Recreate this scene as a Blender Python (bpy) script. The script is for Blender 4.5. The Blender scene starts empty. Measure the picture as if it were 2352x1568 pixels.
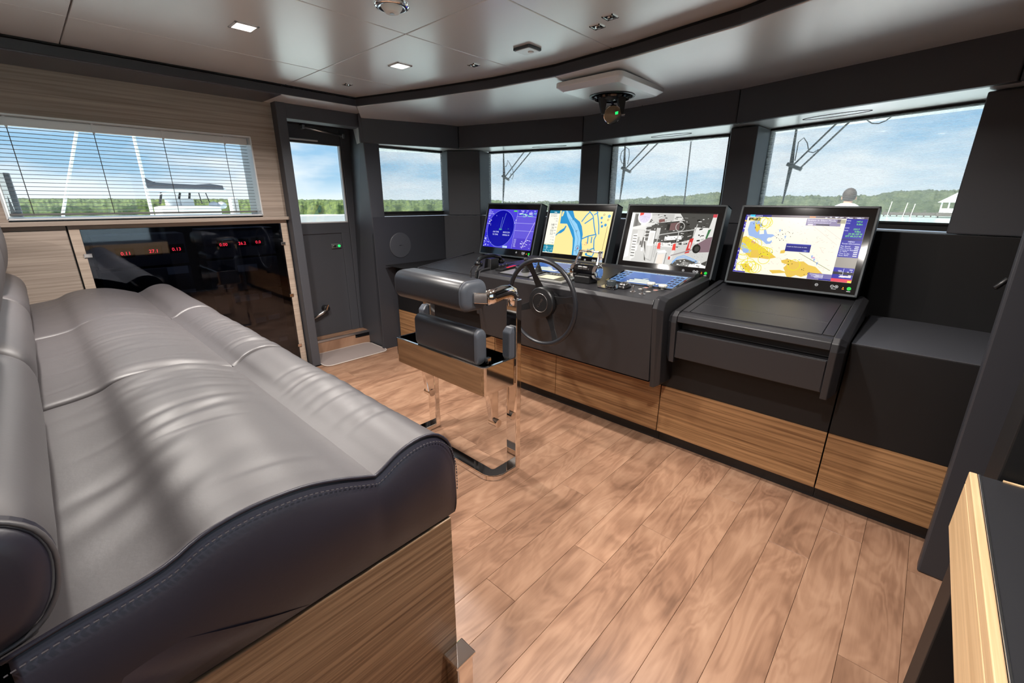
import bpy, bmesh, math, random
from mathutils import Vector, Matrix, noise
random.seed(7)
PI = math.pi
S = bpy.context.scene
COL = S.collection

# ------------------------------------------------------------------ camera
cam_d = bpy.data.cameras.new('camera'); cam = bpy.data.objects.new('camera', cam_d); COL.objects.link(cam)
cam_d.sensor_width = 36.0; cam_d.lens = 1004.07 / 2352 * 36.0; cam_d.clip_start = 0.02; cam_d.clip_end = 2000
_pi, _ya, _ro = .311905, .746408, .003685
_F = Vector((-math.sin(_ya)*math.cos(_pi), math.cos(_ya)*math.cos(_pi), -math.sin(_pi)))
_R = Vector((math.cos(_ya), math.sin(_ya), 0)); _U = _R.cross(_F)
_R2 = _R*math.cos(_ro) + _U*math.sin(_ro); _U2 = -_R*math.sin(_ro) + _U*math.cos(_ro)
cam.matrix_world = Matrix(((_R2.x, _U2.x, -_F.x, 0), (_R2.y, _U2.y, -_F.y, 0), (_R2.z, _U2.z, -_F.z, 1.6), (0, 0, 0, 1)))
S.camera = cam

# ------------------------------------------------------------------ colour management
S.view_settings.view_transform = 'Standard'; S.view_settings.look = 'None'
S.view_settings.exposure = 0.25; S.view_settings.gamma = 1.0
S.view_settings.use_curve_mapping = False
S.cycles.max_bounces = 10; S.cycles.diffuse_bounces = 5; S.cycles.glossy_bounces = 5
S.cycles.transparent_max_bounces = 16; S.cycles.transmission_bounces = 6
S.cycles.caustics_reflective = False; S.cycles.caustics_refractive = False
S.cycles.sample_clamp_indirect = 4.0

# ------------------------------------------------------------------ sky
W = bpy.data.worlds.new('sky'); S.world = W; W.use_nodes = True
nt = W.node_tree; nt.nodes.clear()
def N(tree, typ, **kw):
    n = tree.nodes.new(typ)
    for k, v in kw.items():
        if k in n.inputs.keys() if isinstance(k, str) else False: n.inputs[k].default_value = v
        else: setattr(n, k, v)
    return n
def ramp(tree, stops, fac=None, interp='LINEAR'):
    r = tree.nodes.new('ShaderNodeValToRGB'); cr = r.color_ramp; cr.interpolation = interp
    while len(cr.elements) < len(stops): cr.elements.new(0.5)
    for e, (p, c) in zip(cr.elements, stops):
        e.position = p; e.color = (c[0], c[1], c[2], 1) if not isinstance(c, (int, float)) else (c, c, c, 1)
    if fac is not None: tree.links.new(fac, r.inputs[0])
    return r
L = nt.links.new
tc = N(nt, 'ShaderNodeTexCoord'); sep = N(nt, 'ShaderNodeSeparateXYZ'); L(tc.outputs['Generated'], sep.inputs[0])
grad = ramp(nt, [(0.0, (.30, .36, .36)), (.495, (.45, .55, .58)), (.502, (.46, .52, .56)), (.52, (.24, .37, .49)), (.58, (.16, .31, .48)), (1, (.08, .19, .40))])
mz = N(nt, 'ShaderNodeMath', operation='MULTIPLY_ADD'); L(sep.outputs[2], mz.inputs[0]); mz.inputs[1].default_value = .5; mz.inputs[2].default_value = .5
L(mz.outputs[0], grad.inputs[0])
mp = N(nt, 'ShaderNodeMapping'); L(tc.outputs['Generated'], mp.inputs[0]); mp.inputs['Scale'].default_value = (2.2, 2.2, 9.0)
mp.inputs['Location'].default_value = (.35, .1, .62)
cn = N(nt, 'ShaderNodeTexNoise'); L(mp.outputs[0], cn.inputs['Vector']); cn.inputs['Scale'].default_value = 1.5; cn.inputs['Detail'].default_value = 7; cn.inputs['Roughness'].default_value = .55
cr = ramp(nt, [(.40, 0), (.60, 1)], cn.outputs['Fac'])
cm = N(nt, 'ShaderNodeMixRGB'); L(cr.outputs[0], cm.inputs[0]); L(grad.outputs[0], cm.inputs[1]); cm.inputs[2].default_value = (.52, .54, .57, 1)
bg = N(nt, 'ShaderNodeBackground'); L(cm.outputs[0], bg.inputs[0]); bg.inputs[1].default_value = 1.8
wo = N(nt, 'ShaderNodeOutputWorld'); L(bg.outputs[0], wo.inputs[0])

# ------------------------------------------------------------------ sun (behind and above the boat, lights the shore)
sd = bpy.data.lights.new('sun', 'SUN'); sd.energy = 12.0; sd.angle = .02; sd.color = (1, .96, .88)
sun = bpy.data.objects.new('sun', sd); COL.objects.link(sun); sun.rotation_euler = (math.radians(42), 0, math.radians(-12)); sun.location = (0, -6, 12)

LAMP_POWER = 26.0        # every ceiling downlight

# ------------------------------------------------------------------ materials
MATS = {}
def mat(name, col=(.5, .5, .5), rough=.5, metal=0.0, spec=.5, coat=0.0, emit=None, estr=1.0, sheen=0.0):
    if name in MATS: return MATS[name]
    m = bpy.data.materials.new(name); m.use_nodes = True; b = m.node_tree.nodes['Principled BSDF']
    b.inputs['Base Color'].default_value = (*col, 1); b.inputs['Roughness'].default_value = rough
    b.inputs['Metallic'].default_value = metal; b.inputs['Specular IOR Level'].default_value = spec
    b.inputs['Coat Weight'].default_value = coat; b.inputs['Sheen Weight'].default_value = sheen
    if emit:
        b.inputs['Emission Color'].default_value = (*emit, 1); b.inputs['Emission Strength'].default_value = estr
    MATS[name] = m; return m
def satin(m, ior=1.9, rough=.28, w=1.0):
    b = m.node_tree.nodes['Principled BSDF']; b.inputs['Coat Weight'].default_value = w; b.inputs['Coat Roughness'].default_value = rough; b.inputs['Coat IOR'].default_value = ior; return m
def bumped(m, scale=200, strength=.1, dist=.002, detail=3, coord='Object', stretch=None, rough_var=0):
    t = m.node_tree; b = t.nodes['Principled BSDF']
    tc = N(t, 'ShaderNodeTexCoord'); nz = N(t, 'ShaderNodeTexNoise'); nz.inputs['Scale'].default_value = scale; nz.inputs['Detail'].default_value = detail
    src = tc.outputs[coord]
    if stretch:
        mp = N(t, 'ShaderNodeMapping'); mp.inputs['Scale'].default_value = stretch; t.links.new(src, mp.inputs[0]); src = mp.outputs[0]
    t.links.new(src, nz.inputs['Vector'])
    bp = N(t, 'ShaderNodeBump'); bp.inputs['Strength'].default_value = strength; bp.inputs['Distance'].default_value = dist
    t.links.new(nz.outputs['Fac'], bp.inputs['Height']); t.links.new(bp.outputs[0], b.inputs['Normal'])
    if rough_var:
        base = b.inputs['Roughness'].default_value
        mr = N(t, 'ShaderNodeMapRange'); mr.inputs['To Min'].default_value = base-rough_var; mr.inputs['To Max'].default_value = base+rough_var
        nz2 = N(t, 'ShaderNodeTexNoise'); nz2.inputs['Scale'].default_value = 4; t.links.new(tc.outputs[coord], nz2.inputs['Vector'])
        t.links.new(nz2.outputs['Fac'], mr.inputs[0]); t.links.new(mr.outputs[0], b.inputs['Roughness'])
    return m
charcoal = bumped(mat('charcoal_panel', (.060, .063, .074), .48), 600, .05)
charcoal2 = bumped(mat('dark_trim', (.034, .036, .044), .45), 600, .05)
blackpan = bumped(mat('black_panel', (.0085, .0085, .0095), .5, 0, .35), 700, .06)
console = bumped(mat('console_black', (.021, .021, .024), .40), 900, .12, .001)
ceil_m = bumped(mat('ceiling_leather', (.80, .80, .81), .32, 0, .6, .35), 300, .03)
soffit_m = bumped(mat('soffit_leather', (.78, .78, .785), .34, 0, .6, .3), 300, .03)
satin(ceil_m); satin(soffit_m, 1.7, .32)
shadow_gap = mat('shadow_gap', (.008, .008, .009), .8)
chrome = mat('chrome', (.86, .82, .78), .06, 1.0)
steel = mat('brushed_steel', (.62, .62, .62), .28, 1.0)
blackplastic = mat('black_plastic', (.012, .012, .013), .35)
blackgloss = mat('black_glass', (.004, .004, .005), .08, 0, .5, .4)
rubber = mat('black_rubber', (.012, .012, .012), .6)
whitepaint = mat('white_paint', (.82, .83, .83), .35)
alu = mat('white_aluminium', (.72, .72, .73), .3, .2)
slat_m = mat('blind_slat', (.15, .145, .14), .4, .2)
cord_m = mat('cord', (.05, .05, .05), .7)
monframe = bumped(mat('monitor_housing', (.045, .056, .063), .4), 800, .08)
leather = mat('sofa_leather_lit', (.068, .061, .064), .48, 0, .7, .0)  # sofa leather, lighter copy for the lit seat and back
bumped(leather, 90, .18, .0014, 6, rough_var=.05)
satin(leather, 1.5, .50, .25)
leather_shaded = bumped(mat('sofa_leather_shaded', (.020, .018, .028), .40, 0, .5), 90, .18, .0014, 6)  # same sofa leather, darkened to paint shade on the end faces
leather_blk = bumped(mat('black_leather', (.016, .017, .021), .36, 0, .5), 160, .16, .001, 5)
leather_grey = bumped(mat('slate_leather', (.062, .070, .086), .42), 160, .12, .001, 5)
thread = mat('thread', (.045, .04, .045), .7)
rug_m = bumped(mat('mat_weave', (.30, .25, .235), .95, 0, .1), 900, .6, .002)
rug_edge = mat('mat_binding', (.50, .45, .41), .8)
red_led = mat('red_led', (.1, 0, 0), .5, emit=(1, .03, .05), estr=7)
white_led = mat('white_glow', (.8, .8, .8), .5, emit=(1, 1, 1), estr=.9)
green_led = mat('green_glow', (0, .3, .05), .5, emit=(.02, .85, .18), estr=.9)
amber_led = mat('amber_glow', (.3, .15, 0), .5, emit=(1, .5, .02), estr=.9)
lamp_glow = mat('lamp_glow', (1, 1, 1), .5, emit=(1, .93, .82), estr=9)
skin = mat('skin', (.45, .25, .17), .6)
hair_m = mat('brown_hair', (.035, .02, .014), .7)
shirt_m = mat('pale_shirt', (.72, .76, .84), .8)

def wood_stripe(name, c1, c2, axis_scale, rough=.4, coat=0.0, offset_random=False):
    if name in MATS: return MATS[name]
    m = mat(name, c1, rough, 0, .4, coat); t = m.node_tree; b = t.nodes['Principled BSDF']
    tc = N(t, 'ShaderNodeTexCoord'); mp = N(t, 'ShaderNodeMapping'); mp.inputs['Scale'].default_value = axis_scale
    t.links.new(tc.outputs['Object'], mp.inputs[0])
    nz = N(t, 'ShaderNodeTexNoise'); nz.inputs['Scale'].default_value = 1.0; nz.inputs['Detail'].default_value = 5; nz.inputs['Roughness'].default_value = .7
    t.links.new(mp.outputs[0], nz.inputs['Vector'])
    mid = tuple((a+bb)/2 for a, bb in zip(c1, c2))
    r = ramp(t, [(.30, c2), (.45, mid), (.56, c1), (.75, tuple(min(1, 1.22*x) for x in c1))], nz.outputs['Fac'])
    t.links.new(r.outputs[0], b.inputs['Base Color'])
    bp = N(t, 'ShaderNodeBump'); bp.inputs['Strength'].default_value = .12; bp.inputs['Distance'].default_value = .001
    t.links.new(nz.outputs['Fac'], bp.inputs['Height']); t.links.new(bp.outputs[0], b.inputs['Normal'])
    return m
teak = wood_stripe('striped_teak', (.37, .205, .095), (.13, .060, .024), (1.2, 1.2, 75))
teak_y = wood_stripe('striped_teak_end', (.33, .205, .115), (.115, .058, .028), (1.2, 1.2, 75))
palewood = wood_stripe('pale_oak', (.385, .315, .265), (.245, .195, .160), (1.0, 1.0, 70))
palewood_v = wood_stripe('pale_oak_edge', (.47, .38, .31), (.36, .28, .22), (1.0, 1.0, 60))
goldwood = wood_stripe('golden_oak', (.66, .46, .26), (.50, .33, .17), (60, 1.0, 60), .38)

def floor_wood():
    m = mat('walnut_plank', (.33, .2, .13), .36, 0, .45); t = m.node_tree; b = t.nodes['Principled BSDF']; lk = t.links.new
    tc = N(t, 'ShaderNodeTexCoord'); oi = N(t, 'ShaderNodeObjectInfo')
    cx = N(t, 'ShaderNodeCombineXYZ'); ml = N(t, 'ShaderNodeMath', operation='MULTIPLY'); ml.inputs[1].default_value = 37.0
    lk(oi.outputs['Random'], ml.inputs[0]); lk(ml.outputs[0], cx.inputs[0]); lk(ml.outputs[0], cx.inputs[1]); lk(ml.outputs[0], cx.inputs[2])
    va = N(t, 'ShaderNodeVectorMath', operation='ADD'); lk(tc.outputs['Object'], va.inputs[0]); lk(cx.outputs[0], va.inputs[1])
    mp = N(t, 'ShaderNodeMapping'); mp.inputs['Scale'].default_value = (7.0, 1.9, 1); lk(va.outputs[0], mp.inputs[0])
    n1 = N(t, 'ShaderNodeTexNoise'); n1.inputs['Scale'].default_value = 1.0; n1.inputs['Detail'].default_value = 3; n1.inputs['Distortion'].default_value = .8; lk(mp.outputs[0], n1.inputs['Vector'])
    # rings: sine of a slow noise gives cathedral grain
    mm = N(t, 'ShaderNodeMath', operation='MULTIPLY'); mm.inputs[1].default_value = 46.0; lk(n1.outputs['Fac'], mm.inputs[0])
    sn = N(t, 'ShaderNodeMath', operation='SINE'); lk(mm.outputs[0], sn.inputs[0])
    mp2 = N(t, 'ShaderNodeMapping'); mp2.inputs['Scale'].default_value = (90, 4, 1); lk(va.outputs[0], mp2.inputs[0])
    n2 = N(t, 'ShaderNodeTexNoise'); n2.inputs['Scale'].default_value = 1.0; n2.inputs['Detail'].default_value = 4; lk(mp2.outputs[0], n2.inputs['Vector'])
    mp3 = N(t, 'ShaderNodeMapping'); mp3.inputs['Scale'].default_value = (4, 1.6, 1); lk(va.outputs[0], mp3.inputs[0])
    n3 = N(t, 'ShaderNodeTexNoise'); n3.inputs['Scale'].default_value = 1.0; n3.inputs['Detail'].default_value = 4; n3.inputs['Distortion'].default_value = 1.2; lk(mp3.outputs[0], n3.inputs['Vector'])
    a = N(t, 'ShaderNodeMath', operation='MULTIPLY_ADD'); lk(sn.outputs[0], a.inputs[0]); a.inputs[1].default_value = .05; a.inputs[2].default_value = .0
    a2 = N(t, 'ShaderNodeMath', operation='MULTIPLY_ADD'); lk(n2.outputs['Fac'], a2.inputs[0]); a2.inputs[1].default_value = .18; lk(a.outputs[0], a2.inputs[2])
    a3 = N(t, 'ShaderNodeMath', operation='MULTIPLY_ADD'); lk(n3.outputs['Fac'], a3.inputs[0]); a3.inputs[1].default_value = .75; lk(a2.outputs[0], a3.inputs[2])
    r = ramp(t, [(.24, (.165, .082, .047)), (.38, (.265, .138, .080)), (.52, (.355, .196, .117)), (.68, (.435, .255, .158))], a3.outputs[0])
    mr = N(t, 'ShaderNodeMapRange'); mr.inputs['To Min'].default_value = .90; mr.inputs['To Max'].default_value = 1.08; lk(oi.outputs['Random'], mr.inputs[0])
    hs = N(t, 'ShaderNodeHueSaturation'); lk(r.outputs[0], hs.inputs['Color']); lk(mr.outputs[0], hs.inputs['Value']); hs.inputs['Saturation'].default_value = .95
    lk(hs.outputs[0], b.inputs['Base Color'])
    bp = N(t, 'ShaderNodeBump'); bp.inputs['Strength'].default_value = .15; bp.inputs['Distance'].default_value = .001; lk(n2.outputs['Fac'], bp.inputs['Height']); lk(bp.outputs[0], b.inputs['Normal'])
    return m
walnut = floor_wood()

def mix_transparent(name, surf_col, alpha, rough=.1, tint=(1, 1, 1), translucent=False, gloss=True, weave=0):
    m = bpy.data.materials.new(name); m.use_nodes = True; t = m.node_tree; t.nodes.clear(); lk = t.links.new
    o = N(t, 'ShaderNodeOutputMaterial'); mx = N(t, 'ShaderNodeMixShader'); tr = N(t, 'ShaderNodeBsdfTransparent'); tr.inputs[0].default_value = (*tint, 1)
    if translucent:
        d1 = N(t, 'ShaderNodeBsdfDiffuse'); d1.inputs[0].default_value = (*surf_col, 1)
        d2 = N(t, 'ShaderNodeBsdfTranslucent'); d2.inputs[0].default_value = (*surf_col, 1)
        s = N(t, 'ShaderNodeMixShader'); s.inputs[0].default_value = .92; lk(d1.outputs[0], s.inputs[1]); lk(d2.outputs[0], s.inputs[2])
    else:
        s = N(t, 'ShaderNodeBsdfGlossy'); s.inputs[0].default_value = (*surf_col, 1); s.inputs['Roughness'].default_value = rough
    lk(tr.outputs[0], mx.inputs[1]); lk(s.outputs[0], mx.inputs[2]); lk(mx.outputs[0], o.inputs[0])
    if weave:
        tc = N(t, 'ShaderNodeTexCoord'); mp = N(t, 'ShaderNodeMapping'); mp.inputs['Scale'].default_value = (18, 18, 420); lk(tc.outputs['Object'], mp.inputs[0])
        nz = N(t, 'ShaderNodeTexNoise'); nz.inputs['Scale'].default_value = 1; nz.inputs['Detail'].default_value = 2; lk(mp.outputs[0], nz.inputs['Vector'])
        mr = N(t, 'ShaderNodeMapRange'); mr.inputs['From Min'].default_value = .3; mr.inputs['From Max'].default_value = .7
        mr.inputs['To Min'].default_value = alpha-weave; mr.inputs['To Max'].default_value = alpha+weave; lk(nz.outputs['Fac'], mr.inputs[0]); lk(mr.outputs[0], mx.inputs[0])
    elif gloss:
        fr = N(t, 'ShaderNodeFresnel'); fr.inputs[0].default_value = 1.45
        ad = N(t, 'ShaderNodeMath', operation='ADD'); lk(fr.outputs[0], ad.inputs[0]); ad.inputs[1].default_value = alpha; ad.use_clamp = True; lk(ad.outputs[0], mx.inputs[0])
    else: mx.inputs[0].default_value = alpha
    MATS[name] = m; return m
glass_m = mix_transparent('window_glass', (1, 1, 1), .0, .02, (.93, .96, .96))
tinted = mix_transparent('smoked_glass', (.85, .9, 1), .03, .03, (.42, .45, .52))
shade_m = mix_transparent('sunscreen_mesh', (.97, .98, .99), .25, translucent=True, gloss=False, weave=.08)
clear_plastic = mix_transparent('clear_plastic', (1, 1, 1), .12, .05, (.95, .95, .95))

# ------------------------------------------------------------------ mesh builder
WL = {}          # world position of every thing's origin
class B:
    def __init__(s): s.v = []; s.f = []; s.m = []; s.sm = []; s.cur = 0; s.smooth = False
    def add(s, vs, fs):
        n = len(s.v); s.v += [tuple(p) for p in vs]
        for f in fs: s.f.append(tuple(n+i for i in f)); s.m.append(s.cur); s.sm.append(s.smooth)
        return s
    def box(s, x0, y0, z0, x1, y1, z1):
        x0, x1 = sorted((x0, x1)); y0, y1 = sorted((y0, y1)); z0, z1 = sorted((z0, z1))
        return s.add([(x0,y0,z0),(x1,y0,z0),(x1,y1,z0),(x0,y1,z0),(x0,y0,z1),(x1,y0,z1),(x1,y1,z1),(x0,y1,z1)],
              [(0,3,2,1),(4,5,6,7),(0,1,5,4),(1,2,6,5),(2,3,7,6),(3,0,4,7)])
    def hexa(s, p): # 8 points: bottom 4 ccw, top 4 ccw
        return s.add(p, [(0,3,2,1),(4,5,6,7),(0,1,5,4),(1,2,6,5),(2,3,7,6),(3,0,4,7)])
    def quad(s, a, b, c, d): return s.add([a,b,c,d], [(0,1,2,3)])
    def prism(s, pts, axis, a, b):   # 2-D polygon extruded along an axis
        def p3(p, t):
            return (t,p[0],p[1]) if axis == 'x' else (p[0],t,p[1]) if axis == 'y' else (p[0],p[1],t)
        n = len(pts)
        return s.add([p3(p,a) for p in pts]+[p3(p,b) for p in pts],
              [tuple(range(n))[::-1], tuple(range(n,2*n))]+[(i,(i+1)%n,n+(i+1)%n,n+i) for i in range(n)])
    def loft(s, rings, closed=True, cap=True):
        n = len(rings[0]); vs = [p for r in rings for p in r]; fs = []
        for k in range(len(rings)-1):
            for i in range(n if closed else n-1):
                j = (i+1)%n; fs.append((k*n+i, k*n+j, (k+1)*n+j, (k+1)*n+i))
        if cap and closed: fs += [tuple(range(n))[::-1], tuple(range((len(rings)-1)*n, len(rings)*n))]
        return s.add(vs, fs)
    def tube(s, path, r, n=10, closed=False, flat=None):
        path = [Vector(p) for p in path]; m = len(path); rings = []; up = None
        for i, p in enumerate(path):
            a = path[(i-1)%m] if (closed or i) else p; c = path[(i+1)%m] if (closed or i < m-1) else p
            d = (c-a).normalized()
            if up is None: up = Vector((0,0,1)) if abs(d.z) < .9 else Vector((1,0,0))
            side = d.cross(up).normalized(); up = side.cross(d).normalized()
            rr = r[i] if isinstance(r, (list, tuple)) else r
            ru = rr if flat is None else flat
            rings.append([p + side*math.cos(2*PI*k/n)*rr + up*math.sin(2*PI*k/n)*ru for k in range(n)])
        if closed: rings.append(rings[0]); return s.loft(rings, True, False)
        return s.loft(rings)
    def bar(s, path, w, h, up=(0,0,1)):     # rectangular bar along a path
        path = [Vector(p) for p in path]; m = len(path); rings = []; up = Vector(up)
        for i, p in enumerate(path):
            a = path[i-1] if i else p; c = path[i+1] if i < m-1 else p
            d = (c-a).normalized(); side = d.cross(up).normalized(); u = side.cross(d).normalized()
            k = 1.0
            if 0 < i < m-1:
                k = 1/max(.5, math.cos((path[i]-path[i-1]).angle(path[i+1]-path[i])/2))
            rings.append([p-side*w/2*k-u*h/2, p+side*w/2*k-u*h/2, p+side*w/2*k+u*h/2, p-side*w/2*k+u*h/2])
        return s.loft(rings)
    def lathe(s, prof, c=(0,0,0), axis=(0,0,1), n=24):   # profile of (radius, height)
        ax = Vector(axis).normalized(); t = Vector((1,0,0)) if abs(ax.x) < .9 else Vector((0,1,0))
        u = ax.cross(t).normalized(); w = ax.cross(u); c = Vector(c)
        rings = [[c + ax*h + (u*math.cos(2*PI*k/n)+w*math.sin(2*PI*k/n))*max(r,1e-5) for k in range(n)] for r, h in prof]
        return s.loft(rings)
    def sphere(s, c, r, n=16, sz=None):
        sz = sz or (1,1,1); c = Vector(c); rings = []
        for i in range(n//2+1):
            th = PI*i/(n//2); rr = max(math.sin(th), 1e-4)
            rings.append([(c.x+r*sz[0]*rr*math.cos(2*PI*k/n), c.y+r*sz[1]*rr*math.sin(2*PI*k/n), c.z-r*sz[2]*math.cos(th)) for k in range(n)])
        return s.loft(rings)
    def build(s, name, mats, parent=None, bevel=0, smooth=False, sub=0, segs=2, at=None):
        loc = WL[parent.name] if parent is not None else Vector(at if at is not None else (0,0,0))
        me = bpy.data.meshes.new(name)
        me.from_pydata([tuple(Vector(p)-loc) for p in s.v], [], s.f)
        if not isinstance(mats, (list, tuple)): mats = [mats]
        for m_ in mats: me.materials.append(m_)
        me.polygons.foreach_set('material_index', s.m)
        me.polygons.foreach_set('use_smooth', [True if smooth else q for q in s.sm])
        me.update()
        o = bpy.data.objects.new(name, me); COL.objects.link(o)
        if parent is not None: o.parent = parent
        else: o.location = loc
        WL[o.name] = loc
        if bevel:
            md = o.modifiers.new('bevel', 'BEVEL'); md.width = bevel; md.segments = segs; md.limit_method = 'ANGLE'; md.angle_limit = .6
            md.harden_normals = False
        if sub:
            md = o.modifiers.new('sub', 'SUBSURF'); md.levels = sub; md.render_levels = sub
        return o
def fix_normals(o):
    bm = bmesh.new(); bm.from_mesh(o.data); bmesh.ops.recalc_face_normals(bm, faces=bm.faces); bm.to_mesh(o.data); bm.free(); return o
def thing(name, label, cat, loc=(0,0,0), group=None):
    o = bpy.data.objects.new(name, None); COL.objects.link(o); o.location = loc; o.empty_display_size = .05
    WL[o.name] = Vector(loc); o['label'] = label; o['category'] = cat
    if group: o['group'] = group
    return o
def tag(o, label, cat, group=None):
    o['label'] = label; o['category'] = cat
    if group: o['group'] = group
    return o
def struct(o): o['kind'] = 'structure'; return o
def stuff(o): o['kind'] = 'stuff'; return o
def sroot(name, loc=(0,0,0)):
    o = bpy.data.objects.new(name, None); COL.objects.link(o); o.location = loc; WL[o.name] = Vector(loc); o['kind'] = 'structure'; return o
def copy_tree(o, parent=None, off=None, label=None):
    c = o.copy(); COL.objects.link(c)
    if parent is not None: c.parent = parent
    if off is not None: c.location = Vector(o.location) + Vector(off)
    if label: c['label'] = label
    WL[c.name] = c.location.copy()
    for ch in list(o.children): copy_tree(ch, c)
    return c
def lerp(a, b, t): return a+(b-a)*t
def interp(pts, x):
    for (x0, y0), (x1, y1) in zip(pts, pts[1:]):
        if x <= x1: return lerp(y0, y1, max(0, (x-x0)/(x1-x0)))
    return pts[-1][1]
def rrect(x0, y0, x1, y1, r, n=5):
    out = []
    for cx, cy, a0 in ((x1-r,y0+r,-PI/2),(x1-r,y1-r,0),(x0+r,y1-r,PI/2),(x0+r,y0+r,PI)):
        for k in range(n+1):
            a = a0+PI/2*k/n; out.append((cx+r*math.cos(a), cy+r*math.sin(a)))
    return out
def text_geo(txt, size=1.0):
    cu = bpy.data.curves.new('t', 'FONT'); cu.body = txt; cu.size = size; cu.resolution_u = 2
    o = bpy.data.objects.new('t', cu); COL.objects.link(o)
    dg = bpy.context.evaluated_depsgraph_get(); me = o.evaluated_get(dg).to_mesh()
    vs = [(v.co.x, v.co.y) for v in me.vertices]; fs = [tuple(p.vertices) for p in me.polygons]
    o.evaluated_get(dg).to_mesh_clear(); bpy.data.objects.remove(o); bpy.data.curves.remove(cu)
    return vs, fs
_TX = {}
def prefetch(strs):
    obs = []
    for s_ in strs:
        cu = bpy.data.curves.new('t', 'FONT'); cu.body = s_; cu.size = 1; cu.resolution_u = 2
        o = bpy.data.objects.new('t', cu); COL.objects.link(o); obs.append((s_, o, cu))
    dg = bpy.context.evaluated_depsgraph_get()
    for s_, o, cu in obs:
        ev = o.evaluated_get(dg); me = ev.to_mesh()
        _TX[s_] = ([(v.co.x, v.co.y) for v in me.vertices], [tuple(p.vertices) for p in me.polygons]); ev.to_mesh_clear()
    for s_, o, cu in obs: bpy.data.objects.remove(o); bpy.data.curves.remove(cu)
prefetch(['ON TIME', 'TX TIME', '004315.2H', '000526.1H', 'STBY', '148', '36', '0.0', '3.2', '---', 'N 24 00.437', 'W 77 56.921',
          'System in Silent Mode', 'Audible alarm is permanent off', '147.5', '0.0kn', '233.7', '24 00.107 N', '077 00.213 W', 'MENU',
          'Route Information', 'Plan Speed', 'Plan Course', 'Course to Steer', 'To WPT', 'Time to Go', 'HDG', 'COG', 'STW', 'SOG', 'POSN', 'MAIN', 'CHARTS',
          'Could not find access to data', 'OK', '1.5 nm', 'ON/OFF', 'BRILLIANCE', 'DIM', '14:08:20', 'ALERT', 'Next WPT', 'RELATIVE', 'H UP', 'RANGE 3NM', 'GAIN', 'ARPA', 'CPA', 'TCPA', 'Corsaly',
          'LOG', 'ROT', 'DPT', 'SET', '0.11', '27.1', '0.13', '0.00', '26.2', '0.0'])

# ================================================================== SETTING
# ------------------------------------------------------------------ floor of walnut planks
PW = .1715
floor = B().box(-5.05, -2.7, -.14, .95, 4.3, -.013).build('floor', shadow_gap); struct(floor)
JOINT = {9: 1.289, 8: 1.829, 10: 2.148, 4: 2.357, 2: 2.16, 5: 1.835, 6: 1.48, 7: 1.048, 3: .62, 11: .95, 12: 1.75, 1: .9, 0: 1.7}
rnd = random.Random(3)
for k in range(-3, 27):
    x1 = .254 - PW*k; x0 = x1 - PW
    x0, x1 = max(x0, -4.24), min(x1, .86)
    j0 = JOINT.get(k+0, .2+rnd.random()*2.2); cuts = [j0]
    y = j0
    while y < 2.75: y += 1.5+rnd.random()*.8; cuts.append(min(y, 2.76))
    y = j0
    while y > -2.6: y -= 1.5+rnd.random()*.8; cuts.insert(0, max(y, -2.65))
    for a, b in zip(cuts, cuts[1:]):
        if b-a < .05: continue
        B().box(x0+.0006, a+.0006, -.012, x1-.0006, b-.0006, 0).build('plank', walnut, floor, bevel=.0008, segs=1)

# ------------------------------------------------------------------ ceiling of leather panels
ceil = B().box(-5.05, -2.7, 2.50, .95, 4.5, 2.56).build('ceiling', shadow_gap); struct(ceil)
xs = [-4.02, -3.36, -2.318, -1.61, -.57, .30, .86]; ys = [-2.6, -.90, .375, 1.643, 2.80]
for i in range(len(xs)-1):
    for j in range(len(ys)-1):
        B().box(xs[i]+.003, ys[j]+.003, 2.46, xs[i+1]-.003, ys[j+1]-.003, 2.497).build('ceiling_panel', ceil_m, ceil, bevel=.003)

# ------------------------------------------------------------------ lowered soffit ring round the ceiling
ring = sroot('trim_1')
inner = [(-3.955, 2.235), (-3.60, 2.335), (-3.22, 2.44), (-2.585, 2.575), (-2.045, 2.625), (-1.50, 2.59), (-.854, 2.494), (-.45, 2.36), (-.05, 2.20), (.30, 2.02)]
outer = [(-4.24, 2.43), (-3.96, 3.40), (-3.35, 3.56), (-2.58, 3.79), (-1.95, 3.74), (-1.35, 3.67), (-.75, 3.52), (-.20, 3.38), (.20, 3.26), (.80, 2.95)]
ZI, ZO = 2.385, 2.345
def soffit(ia, ib, name):
    b = B()
    I = inner[ia:ib+1]; O = outer[ia:ib+1]
    rings_ = []
    for k, ((ix, iy), (ox, oy)) in enumerate(zip(I, O)):
        g = .003 if k == 0 else -.003 if k == len(I)-1 else 0
        rings_.append([(ix+g, iy, ZI), (ox+g, oy, ZO), (ox+g, oy, ZO+.06), (ix+g, iy+.02, 2.455), (ix+g, iy+.005, 2.44)])
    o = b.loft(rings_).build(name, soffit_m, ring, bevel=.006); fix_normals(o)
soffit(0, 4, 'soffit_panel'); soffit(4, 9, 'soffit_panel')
# port strip along the side wall and its counterpart to starboard
for nm, p in (('soffit_panel', [(-3.955, 1.60), (-3.955, 2.230), (-4.245, 2.425), (-4.40, 2.43), (-4.40, 1.60)]), ('soffit_panel', [(.305, 2.015), (.305, -2.6), (.90, -2.6), (.90, 2.9)])):
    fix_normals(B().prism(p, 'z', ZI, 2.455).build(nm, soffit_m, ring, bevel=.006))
fix_normals(B().prism([(-3.955, -2.6), (-3.955, 1.597), (-4.40, 1.597), (-4.40, -2.6)], 'z', ZI-.004, 2.455).build('soffit_panel', satin(bumped(mat('navy_leather', (.055, .058, .078), .4), 300, .04), 1.6, .3, .5), ring, bevel=.006))
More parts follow.
